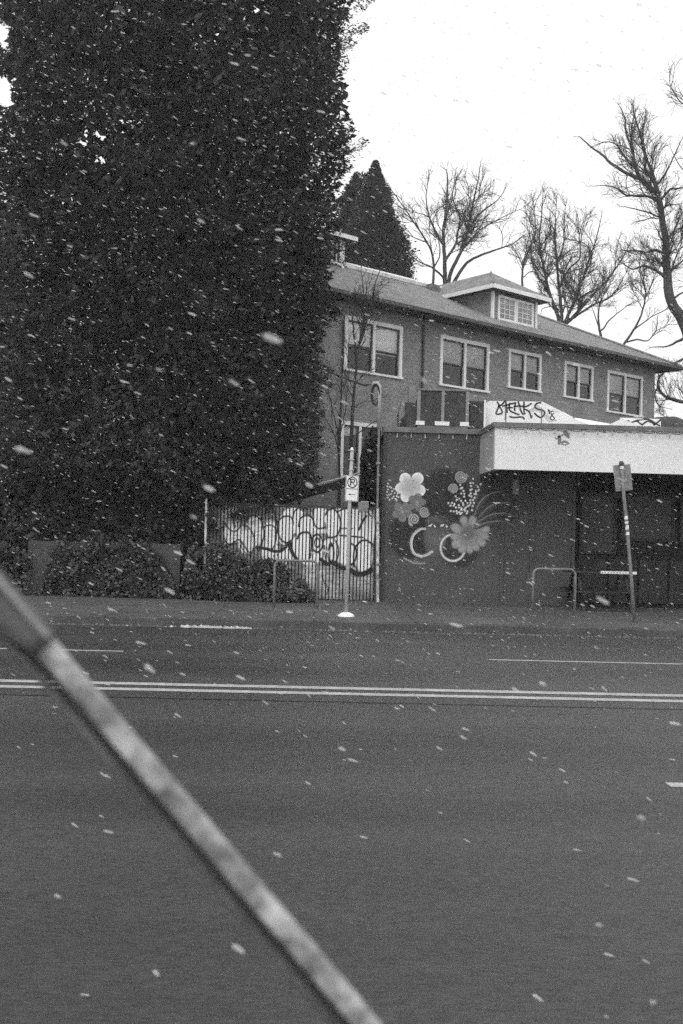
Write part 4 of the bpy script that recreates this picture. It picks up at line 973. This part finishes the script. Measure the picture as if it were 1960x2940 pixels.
shrub('ivy_bush', 'ivy mat hanging over the grey concrete planter wall', 'bush', P(108, 1600, 22.1).x, P(520, 1600, 22.1).x, 21.85, 22.15, topfn([(108, 1735), (135, 1640), (160, 1575), (240, 1545), (350, 1548), (430, 1562), (470, 1610), (500, 1680), (520, 1735)], 22.1, SWZ), 12000, .075, M['ivy'])
shrub('dark_hedge', 'dark undergrowth filling the gap below the conifer', 'hedge', P(-260, 1600, 23.6).x, P(640, 1600, 23.6).x, 23.2, 24.6, topfn([(-260, 1380), (300, 1400), (520, 1440), (640, 1500)], 23.6, 0), 30000, .14, M['needles'], zb=0)
shrub('fence_foot_bush', 'dark bush at far left edge beside the planter', 'bush', P(-200, 1600, 22.0).x, P(88, 1600, 22.0).x, 21.7, 22.6, topfn([(-200, 1540), (0, 1560), (88, 1600)], 22.0, SWZ), 6000, .08, M['ivy'])
# leaning dark shrub by the stairs
shrub('evergreen_shrub', 'narrow dark evergreen shrub beside the lower house window', 'shrub', P(1038, 1300, 25.).x, P(1092, 1300, 25.).x, 24.8, 25.4, topfn([(1038, 1330), (1050, 1260), (1070, 1235), (1092, 1225)], 25., 0), 7000, .10, M['needles'], zb=0)
# fallen leaves scattered on pavement and fence foot
n = 900; X = RNG.uniform(-8, 9, n); Yv = 22.7-np.abs(RNG.normal(0, .5, n)); C_ = np.stack([X, Yv, np.full(n, SWZ+.006)], 1)
V, F = leaves(C_, np.zeros((n, 3)), .05, .4, 1.0); V[:, 2] = SWZ+.006+np.abs(V[:, 2]-SWZ-.006)*.3
npmesh('fallen_leaves', V, F, M['ivy'], kind='stuff', label='scattered wet leaves on the pavement')

def cone_tree(lab, u, v, Y, rad_base, n, tip_r=.15, power=1.0, size=.22, zlow=1.0):
    tip = P(u, v, Y); H = tip.z; t_ = thing('conifer_tree', lab, 'tree', (tip.x, Y, 0))
    f = RNG.uniform(0, 1, n)**.75; z = zlow+(H-zlow)*(1-f*.999); th_ = RNG.uniform(0, 2*math.pi, n)
    base = tip_r+(rad_base-tip_r)*f**power
    lump = np.array([noise.noise((1.8*math.cos(a)+u, 1.8*math.sin(a), q*.8))+.6*noise.noise((4*math.cos(a)+u, 4*math.sin(a), q*2.2))+.5*noise.noise((9*math.cos(a)+u, 9*math.sin(a), q*4.5)) for a, q in zip(th_, z)])
    r = base*(1+.34*lump)*RNG.uniform(.0, 1, n)**.3*np.where(RNG.uniform(0, 1, n) < .08, 1.12, 1)
    pts = np.stack([r*np.cos(th_), r*np.sin(th_), z], 1); V, F = leaves(pts, np.stack([np.cos(th_), np.sin(th_), np.full(n, .25)], 1), size, .22, .4)
    npmesh('crown', V, F, M['needles'], t_); MB().tube([(0, 0, -.2), (0, 0, H*.97)], [.5, .03], 8).build('trunk', M['bark'], t_)
cone_tree('pointed dark conifer standing behind the ridge of the house', 1078, 462, 52, 6.0, 120000, .1, 1.0, .16, zlow=5)
cone_tree('tall dark conifer behind the huge one at the far left edge', -160, 270, 33, 6.0, 90000, .2, .8, .2, zlow=.5)
cone_tree('second dark conifer between the huge tree and the pointed one', 1040, 500, 54, 5.6, 100000, .45, .8, .17, zlow=5)

# ------------------------------------------------------------------ bare winter trees: traced limbs + space colonisation
def bare_tree(name, lab, limbs, poly, Y, depth, n_att, r_trunk, rmin=.007, kill=.28, step=.2, infl=3.0, group=None, m='bark_far', conv=None, tw=True, wob=.06, cat='tree'):
    conv = conv or (lambda x, y: (x, y))
    nodes = []; par = []; rad_hand = []
    def add(p, pa): nodes.append(np.array(p, float)); par.append(pa); return len(nodes)-1
    handseg = []
    for li, (pts, r0, r1) in enumerate(limbs):
        pix = smooth_pts([conv(*p) for p in pts], 4); dy0 = 0.
        W_ = []
        s_ = random.uniform(-1, 1)*depth*.6 if li else 0
        for i, (u, v) in enumerate(pix):
            f = i/(len(pix)-1); q = P(u, v, Y); q.y += s_*f
            q = CAMPOS + (q-CAMPOS)*1.0; W_.append(np.array(q))
        if nodes:
            d = np.linalg.norm(np.array(nodes)-W_[0], axis=1); st_ = int(d.argmin()); start = st_ if d[st_] < 3.0 else -1
        else: start = -1
        L_n = []; prev = start
        dist = 0; cur = W_[0]
        if start < 0: prev = add(W_[0], -1)
        L_n.append(prev)
        for i in range(1, len(W_)):
            seg = W_[i]-W_[i-1]; k = max(1, int(np.linalg.norm(seg)/max(step*1.5, .1)))
            for q in range(1, k+1):
                pt = W_[i-1]+seg*q/k + RNG.normal(0, wob*step, 3); prev = add(pt, prev); L_n.append(prev)
        handseg.append((L_n, r0, r1, start >= 0))
    nh = len(nodes); hub = np.array(nodes[0])*.7+np.mean(nodes, 0)*.3
    pl_ = np.array([conv(*p) for p in poly], float)
    def inside(u, v):
        c = False; j_ = len(pl_)-1
        for i_ in range(len(pl_)):
            xi, yi = pl_[i_]; xj, yj = pl_[j_]
            if (yi > v) != (yj > v) and u < (xj-xi)*(v-yi)/(yj-yi+1e-12)+xi: c = not c
            j_ = i_
        return c
    def pix(p):
        d = M3.T @ (p-np.array(CAMPOS)); return 980+FP*d[0]/-d[2], 1470-FP*d[1]/-d[2]
    lvl = {}
    def grow(i0, d, length, level):
        st2 = step*(1.0, .9, .75, .6)[level]; n_ = max(2, int(length/st2)); cur = i0; d = d/np.linalg.norm(d); bend = RNG.normal(0, .05, 3); out_ = 0
        for k_ in range(n_):
            d = d + bend + RNG.normal(0, .10+.03*level, 3); d[2] += .035; d /= np.linalg.norm(d)
            p = nodes[cur]+d*st2; u_, v_ = pix(p)
            if not inside(u_, v_):
                out_ += 1
                if out_ > 2: break
            cur = add(p, cur); lvl[cur] = (level, k_/n_)
            if level < 3 and k_ > 0 and random.random() < (dens, dens*.95, dens*.8)[level]:
                side(cur, d, length*(1-.5*k_/n_)*random.uniform(.42, .72), level+1)
        return cur
    def side(i0, d, length, level):
        a = np.cross(d, RNG.normal(0, 1, 3)); a /= np.linalg.norm(a)+1e-9; q = math.radians(random.uniform(24, 48)); nd_ = d*math.cos(q)+a*math.sin(q); nd_[2] += .12
        if length > step*1.2: grow(i0, nd_, length, level)
    dens = .56
    for L_n, r0, r1, sh in handseg:
        m_ = len(L_n); tot = sum(np.linalg.norm(nodes[L_n[k_]]-nodes[L_n[k_-1]]) for k_ in range(1, m_))
        for k_ in range(2, m_):
            u_, v_ = pix(nodes[L_n[k_]])
            if not inside(u_, v_): continue
            f_ = k_/m_; d = nodes[L_n[k_]]-nodes[L_n[k_-2]]; d /= np.linalg.norm(d)+1e-9
            for _ in range(RNG.poisson(n_att*.36)): side(L_n[k_], d, (max(min(tot, 5), 2.2)*(.52-.24*f_))*random.uniform(.5, 1.2), 0 if f_ < .75 else 1)
        d = nodes[L_n[-1]]-nodes[L_n[-3]]; d /= np.linalg.norm(d)+1e-9
        for _ in range(4): grow(L_n[-1], d+RNG.normal(0, .3, 3), min(max(tot, 2), 5)*.26, 0)
    n = len(nodes); r = np.zeros(n); cnt = np.zeros(n); 0 and print("TREE", lab[:30], nh, n, [round(sum(np.linalg.norm(nodes[L[0][k]]-nodes[L[0][k-1]]) for k in range(1, len(L[0]))), 1) for L in handseg])
    for i in range(n-1, -1, -1):
        if cnt[i] == 0: cnt[i] = 1
        if par[i] >= 0: cnt[par[i]] += cnt[i]
    r = rmin*.9*cnt**.40
    r_l = []
    for L_n, r0, r1, sh in handseg:
        rl = [max(r0+(r1-r0)*k_/(len(L_n)-1), rmin*1.5) for k_ in range(len(L_n))]; r_l.append(rl)
        for k_, i_ in enumerate(L_n):
            if not (sh and k_ == 0): r[i_] = rl[k_]
    o = Vector(nodes[0]); base = Vector((o.x, o.y, 0))
    t_ = thing(name, lab, cat, tuple(base), group=group); bb = np.array(base)
    tk = MB()
    for (L_n, r0, r1, sh), rl in zip(handseg, r_l):
        tk.tube([nodes[i_]-bb for i_ in L_n], rl, 7, True)
    # trunk down to the ground
    if o.z > .3: tk.tube([(0, 0, -.1), (0, 0, o.z*.5), tuple(nodes[0]-bb)], [handseg[0][1]*1.25, handseg[0][1]*1.1, handseg[0][1]], 9)
    tk.build('trunk', M[m], t_, smooth=True)
    a = []; b = []; ra = []; rb_ = []
    for i in range(nh, n):
        p = par[i]; a.append(nodes[p]); b.append(nodes[i]); ra.append(min(r[p], r[i]*1.35)); rb_.append(r[i])
    a, b, ra, rb_ = map(np.array, (a, b, ra, rb_)); a = a-bb; b = b-bb
    d = b-a; d /= np.linalg.norm(d, axis=1)[:, None]+1e-9; rf_ = np.where(np.abs(d[:, 2:3]) < .9, np.array([[0, 0, 1.]]), np.array([[1., 0, 0]]))
    w1 = np.cross(d, rf_); w1 /= np.linalg.norm(w1, axis=1)[:, None]; w2 = np.cross(d, w1); VV = []; s = 3
    for k in range(s):
        c_, s2 = math.cos(2*math.pi*k/s), math.sin(2*math.pi*k/s); off = w1*c_+w2*s2; VV.append(a+off*ra[:, None]); VV.append(b+off*rb_[:, None])
    VV = np.stack(VV, 1); m_ = len(a); F = []
    bs = np.arange(m_)*2*s
    for k in range(s):
        k2 = (k+1) % s; F.append(np.stack([bs+2*k, bs+2*k2, bs+2*k2+1, bs+2*k+1], 1))
    npmesh('branches', VV.reshape(-1, 3), np.concatenate(F), M[m], t_)
    return t_
cA = lambda x, y: (1060+x/1.7422, 220+y/1.7422)
cE = lambda x, y: (1640+x/4.275, 250+y/4.275)
c1 = lambda x, y: (900+x/2.613, 680+y/2.613)
GT = 'bare winter trees behind the house'
bare_tree('bare_tree', 'wide bare tree rising behind the dormer left of centre', [
    ([(385,1160),(378,1020),(375,900),(370,780),(385,650),(390,520),(385,470)],0.149,0.024),([(385,1120),(400,1000),(440,910),(480,820),(500,700),(530,560),(545,465)],0.124,0.018),([(395,1080),(440,1000),(490,930),(560,890),(640,860),(720,830),(760,800)],0.105,0.018),
    ([(375,1010),(310,960),(250,940),(195,905)],0.062,0.018),([(372,930),(430,840),(440,790),(455,700),(420,600),(430,520)],0.074,0.018),([(372,850),(330,760),(300,680),(290,580),(300,500)],0.062,0.018),([(500,750),(560,680),(640,620),(680,560)],0.062,0.012),([(470,860),(560,760),(680,690),(780,640)],0.062,0.012)],
    [(100,560),(190,560),(240,520),(300,480),(380,455),(470,480),(550,450),(640,500),(690,560),(760,570),(810,600),(790,680),(780,800),(730,860),(620,860),(560,850),(480,900),(400,930),(330,960),(260,960),(190,920),(170,820),(130,700)], 52, 1.3, 2.7, .24, conv=cA, group=GT, kill=.16, step=.12, rmin=.007)
bare_tree('bare_tree', 'slim bare tree against the pointed conifer behind the roof', [
    ([(308,1120),(318,1030),(320,930),(300,850),(230,740),(170,650),(105,560)],0.081,0.018),([(318,960),(350,900),(345,820),(300,770),(310,680)],0.043,0.012),([(290,830),(200,790),(150,740)],0.031,0.012)],
    [(90,540),(180,600),(230,680),(320,700),(340,800),(330,930),(250,930),(180,850),(130,720)], 50, .8, 2.2, .13, conv=cA, group=GT, kill=.16, step=.12, rmin=.007)
bare_tree('bare_tree', 'many-stemmed bare tree behind the right half of the roof', [
    ([(975,1300),(955,1230),(900,1080),(870,950),(850,820),(860,700),(870,580)],0.124,0.018),([(965,1240),(950,1080),(930,900),(925,750),(930,640)],0.099,0.018),([(975,1240),(1040,1080),(1090,930),(1130,800),(1150,700)],0.099,0.018),([(985,1240),(1100,1110),(1200,1000),(1290,850)],0.093,0.018),([(985,1230),(1120,1140),(1230,1080),(1310,960)],0.074,0.018),
    ([(950,1060),(1000,960),(1060,900),(1062,780),(1090,690)],0.074,0.012),([(930,950),(970,850),(980,740),(990,640)],0.062,0.012),([(900,1080),(840,980),(815,880),(830,760)],0.062,0.012),([(1010,1160),(950,1150),(860,1170),(840,1200)],0.043,0.012)],
    [(800,600),(870,560),(960,600),(1000,640),(1060,640),(1130,690),(1210,740),(1270,790),(1310,850),(1330,1000),(1400,1050),(1420,1130),(1300,1150),(1200,1150),(1050,1200),(950,1200),(860,1100),(820,950),(780,850),(780,700)], 54, 1.6, 1.9, .26, conv=cA, group=GT, kill=.16, step=.12, rmin=.007)
bare_tree('bare_tree', 'slender leaning bare tree between the two wide crowns', [
    ([(765,1120),(765,1050),(768,950),(800,860),(830,760),(825,660),(850,590)],0.068,0.012),([(770,960),(730,880),(700,850)],0.031,0.012),([(768,1010),(800,980),(835,990)],0.031,0.012)],
    [(700,900),(740,800),(770,700),(800,600),(880,560),(880,650),(850,780),(820,880),(840,980),(780,1000),(720,980)], 50, .8, 2.2, .11, conv=cA, group=GT, kill=.16, step=.12, rmin=.007)
bare_tree('bare_tree', 'short knobbly bare tree above the right roof slope', [
    ([(1160,1380),(1160,1310),(1150,1260),(1145,1190),(1155,1130),(1190,1060)],0.081,0.018),([(1165,1270),(1200,1220),(1260,1170),(1330,1120)],0.043,0.012),([(1150,1260),(1130,1190),(1110,1120)],0.031,0.012)],
    [(1080,1020),(1200,980),(1320,1020),(1380,1080),(1340,1170),(1230,1200),(1120,1180)], 48, 1.0, 3.4, .13, conv=cA, group=GT, kill=.16, step=.12, rmin=.007)
bare_tree('bare_tree', 'low spreading bare tree over the right end of the roof', [
    ([(1240,1420),(1270,1345),(1320,1270),(1360,1190),(1380,1080),(1350,960),(1370,850)],0.074,0.018),([(1285,1330),(1340,1315),(1395,1320),(1440,1270),(1500,1240)],0.050,0.012),([(1320,1270),(1400,1210),(1480,1170)],0.037,0.012)],
    [(1300,1000),(1360,830),(1440,900),(1480,1050),(1540,1150),(1540,1330),(1460,1360),(1380,1300),(1350,1200),(1300,1100)], 49, 1.2, 4.0, .12, conv=cA, group=GT, kill=.16, step=.12, rmin=.007)
bare_tree('bare_tree', 'tallest bare tree with thick winding trunk at the right edge', [
    ([(1500,3400),(1440,3050),(1330,2800),(1230,2650),(1185,2450),(1180,2280),(1160,2100),(1165,1900),(1110,1600),(1085,1400),(980,1250),(850,1130),(790,1000),(760,800),(740,680)],0.260,0.036),
    ([(850,1130),(680,1040),(500,900),(400,780),(300,690),(180,560),(140,520)],0.081,0.015),([(790,990),(700,870),(650,780),(580,640),(430,600)],0.068,0.015),([(760,800),(660,560),(640,400),(560,260)],0.056,0.012),([(1085,1350),(1000,1150),(900,1030),(890,900),(820,600),(740,350),(730,220)],0.093,0.015),
    ([(1050,1200),(950,960),(900,800),(870,550),(900,350)],0.074,0.012),([(1080,1430),(980,1370),(850,1350),(650,1350),(520,1270),(380,1250),(220,1265)],0.062,0.012),([(1100,1380),(1200,1270),(1290,1260),(1400,1240),(1500,1100)],0.062,0.012),([(1160,2080),(1050,2010),(900,2030),(760,2020),(600,2020)],0.081,0.018),
    ([(1185,2380),(1110,2310),(1000,2250),(860,2210),(720,2260),(560,2160)],0.087,0.018),([(1165,1860),(1250,1780),(1330,1600),(1400,1500)],0.056,0.012),([(1060,1590),(960,1520),(800,1450),(660,1400)],0.043,0.012),([(1100,1620),(1000,1600),(860,1620)],0.031,0.012),([(1060,1200),(1150,1050),(1240,850),(1300,700)],0.056,0.012),
    ([(1190,2300),(1250,2230),(1368,2130),(1450,2000)],0.074,0.018),([(1220,2640),(1300,2560),(1400,2540)],0.062,0.018),([(1440,3060),(1300,3120),(1180,3180),(1000,3190)],0.074,0.018),([(1480,3300),(1350,3350),(1200,3420),(1100,3390)],0.074,0.018)],
    [(120,540),(250,430),(400,340),(500,230),(650,180),(780,180),(900,290),(990,400),(960,560),(1100,620),(1250,640),(1420,700),(1420,1500),(1420,2500),(1250,2350),(1000,2330),(640,2300),(560,2050),(760,1900),(820,1700),(860,1500),(600,1400),(420,1260),(560,1020),(300,740)], 42, 1.3, 2.6, .42, conv=cE, group=GT, kill=.15, step=.115, rmin=.0065)
Yr = 40
bare_tree('bare_tree', 'thick twisting low limb tree just right of the house corner', [
    ([(2010,1330),(2000,1240),(1975,1165),(1940,1150),(1905,1135),(1888,1105),(1895,1080),(1910,1066)],0.124,0.030),([(1985,1180),(1960,1100),(1965,1050)],0.056,0.018),([(2000,1250),(1950,1220),(1920,1190)],0.031,0.012),([(1890,1110),(1880,1130),(1890,1160)],0.043,0.030)],
    [(1880,1050),(1960,1040),(1990,1090),(1990,1240),(1930,1240),(1885,1170)], 45, 1.2, 2.4, .2, group=GT, kill=.16, step=.12, rmin=.007)
bare_tree('bare_tree', 'bare tree mostly out of frame, its twigs hanging in at top right', [
    ([(2130,1300),(2110,900),(2080,600),(2040,420),(2000,330),(1950,290),(1925,250)],0.186,0.018),([(2040,420),(2010,300),(1990,180)],0.062,0.012),([(2080,600),(2020,520),(1960,480),(1930,420)],0.062,0.012),([(2090,720),(2020,660),(1960,640)],0.062,0.012),([(2105,850),(2040,830),(1960,800)],0.062,0.012)],
    [(1910,200),(1960,120),(2060,150),(2120,400),(2140,900),(1990,900),(1930,860),(1950,700),(1940,560),(1930,440),(1990,400),(1925,330)], 46, 1.5, 2.2, .3, group=GT, kill=.16, step=.12, rmin=.007)
# street sapling
bare_tree('sapling', 'slender leafless sapling rising behind the no-parking sign', [
    ([(270,1900),(285,1500),(295,1300),(300,1200),(318,1000),(330,880),(345,800),(375,700),(385,620)],.055,.014),([(385,620),(375,560),(370,400),(355,250)],.02,.008),([(318,950),(310,800),(290,640),(285,560)],.035,.01),([(345,800),(380,720),(400,600),(440,480),(480,300),(600,20)],.028,.008),([(330,880),(350,760),(350,640)],.03,.01),([(400,560),(470,430),(560,330)],.015,.006),
    ([(320,1090),(380,1040),(460,1020)],.015,.006),([(300,1280),(360,1240),(460,1220)],.015,.006),([(298,1250),(280,1180),(240,1120)],.012,.006),([(310,1000),(250,900),(240,850)],.012,.006),([(300,1500),(380,1440),(440,1400)],.02,.008)],
    [(240,560),(300,500),(360,240),(420,260),(500,220),(540,330),(470,560),(640,700),(640,900),(480,1050),(500,1230),(330,1350),(240,1100),(220,800)], 25.5, .5, .8, .085, conv=c1, kill=.18, step=.12, rmin=.0045, infl=2.0, m='bark')
bare_tree('sapling', 'thin multi-stemmed bare shrub left of the lower house window', [
    ([(195,1850),(190,1600),(192,1450),(205,1250),(212,1100),(225,800)],.03,.01),([(188,1600),(175,1450),(140,1300),(110,1150)],.022,.008),([(190,1650),(160,1500),(100,1380),(50,1300)],.018,.008),([(195,1500),(230,1350),(250,1200)],.015,.006)],
    [(20,1250),(120,1100),(200,1000),(260,1100),(260,1400),(200,1600),(120,1550)], 26.0, .4, 1.2, .03, conv=c1, kill=.16, step=.12, rmin=.004, infl=2.0, m='bark')

# ------------------------------------------------------------------ foreground handrail, close to the camera and out of focus
YR = 1.12
def rp(u, v, off=0., dy=0.):
    return P(u, v, YR+dy)
ctrl = [(-260, 1400), (-120, 1560), (0, 1712), (134, 1882), (192, 1953), (268, 2043), (370, 2148), (446, 2238), (527, 2318), (589, 2390), (696, 2522), (795, 2640), (888, 2753), (969, 2846), (1040, 2935), (1180, 3110)]
ck = np.array(ctrl, float); pf = np.polyfit(ck[:, 0], ck[:, 1], 2); xs_ = np.linspace(-260, 1180, 57); cs = [(a, float(np.polyval(pf, a))) for a in xs_]
def perp(i):
    a = np.array(cs[max(i-1, 0)]); b = np.array(cs[min(i+1, len(cs)-1)]); d = b-a; d /= np.linalg.norm(d); return np.array([-d[1], d[0]])   # towards lower left
def strip(o0, o1, d0, d1, s, e, taper=0):
    """rounded bar between perpendicular pixel offsets o0..o1 and depths d0..d1 behind YR"""
    mb = MB(); k = 12; n0 = len(mb.v); cnt = 0
    for i in range(s, e):
        nvec = perp(i); c = np.array(cs[i]); tf = max(0., (i-taper)/(e-1-taper)) if taper else 0.
        for q in range(k):
            a = 2*math.pi*q/k; ca, sa = math.cos(a), math.sin(a)
            ca = math.copysign(abs(ca)**.6, ca); sa = math.copysign(abs(sa)**.6, sa)
            o1t = o1*(1-tf)+42*tf; off = (o0+o1t)/2+(o1t-o0)/2*ca; dd = (d0+d1)/2+(d1-d0)/2*sa; p = c+nvec*off; mb.v.append(tuple(P(p[0], p[1], YR)+Vector((0, dd, 0))-ro))
        cnt += 1
    for i in range(cnt-1):
        for q in range(k):
            q2 = (q+1) % k; mb.f.append((i*k+q, i*k+q2, (i+1)*k+q2, (i+1)*k+q))
    mb.f.append(tuple(range(k))); mb.f.append(tuple((cnt-1)*k+q for q in range(k))); return mb
ro = P(1180, 3110, YR)
hrl = thing('handrail', 'blurred flaking pale handrail slanting across the near lower left', 'handrail', tuple(ro))
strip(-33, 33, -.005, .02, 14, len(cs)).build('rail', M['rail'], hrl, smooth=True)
strip(29, 58, .012, .03, 9, len(cs)).build('web', M['rail_dark'], hrl, smooth=True)  # dark web: the rail's shadow band put into its colour
strip(62, 84, .004, .02, 9, len(cs)).build('lower_lip', M['sleeve'], hrl, smooth=True)
strip(-38, 105, -.010, .034, 0, 16, 9).build('sleeve', M['sleeve'], hrl, smooth=True)
strip(-40, -20, -.014, .0, 0, 16).build('sleeve_ridge', M['sign_grey'], hrl, smooth=True)
MB().tube([(.01, .01, .02), (.03, .01, -ro.z)], .02, 10).build('post', M['steel_dark'], hrl)

# ------------------------------------------------------------------ falling snow
def flakes(n, box, L0, L1, w, seed):
    r = np.random.default_rng(seed); c = np.stack([r.uniform(box[0], box[1], n), r.uniform(box[2], box[3], n), r.uniform(box[4], box[5], n)], 1)
    d = np.stack([np.full(n, 1.), r.normal(0, .35, n), -r.normal(.42, .16, n)], 1); d /= np.linalg.norm(d, axis=1)[:, None]
    Ln = r.uniform(L0, L1, n)[:, None]; ww = Ln*r.uniform(w*.7, w*1.3, n)[:, None]
    a = np.cross(d, [0, 1., 0]); a /= np.linalg.norm(a, axis=1)[:, None]; b = np.cross(d, a); VV = [c-d*Ln/2]
    for f, s in ((-.22, 1.), (.25, .85)):
        for k in range(5):
            an = k*2*math.pi/5+f; VV.append(c+d*Ln*f+(a*math.cos(an)+b*math.sin(an))*ww/2*s*r.uniform(.75, 1.25, n)[:, None])
    VV.append(c+d*Ln/2); VV = np.stack(VV, 1); bs = (np.arange(n)*12)[:, None]; T = []
    for k in range(5):
        k2 = (k+1) % 5; T += [(0, 1+k2, 1+k), (1+k, 1+k2, 6+k2), (1+k, 6+k2, 6+k), (11, 6+k, 6+k2)]
    F = (bs[:, :, None]+np.array(T)[None]).reshape(-1, 3); return VV.reshape(-1, 3), F
Vf, Ff = flakes(11500, (-8.5, 9, 3.4, 18.5, .05, 10.5), .020, .055, .2, 3)
Vn, Fn = flakes(120, (-1.8, 1.8, 1.5, 3.4, .3, 3.2), .014, .040, .3, 5)
npmesh('falling_snow', np.concatenate([Vf, Vn]), np.concatenate([Ff, Fn+len(Vf)]), M['flake'], kind='stuff', label='wet snowflakes blowing down through the air from the left')
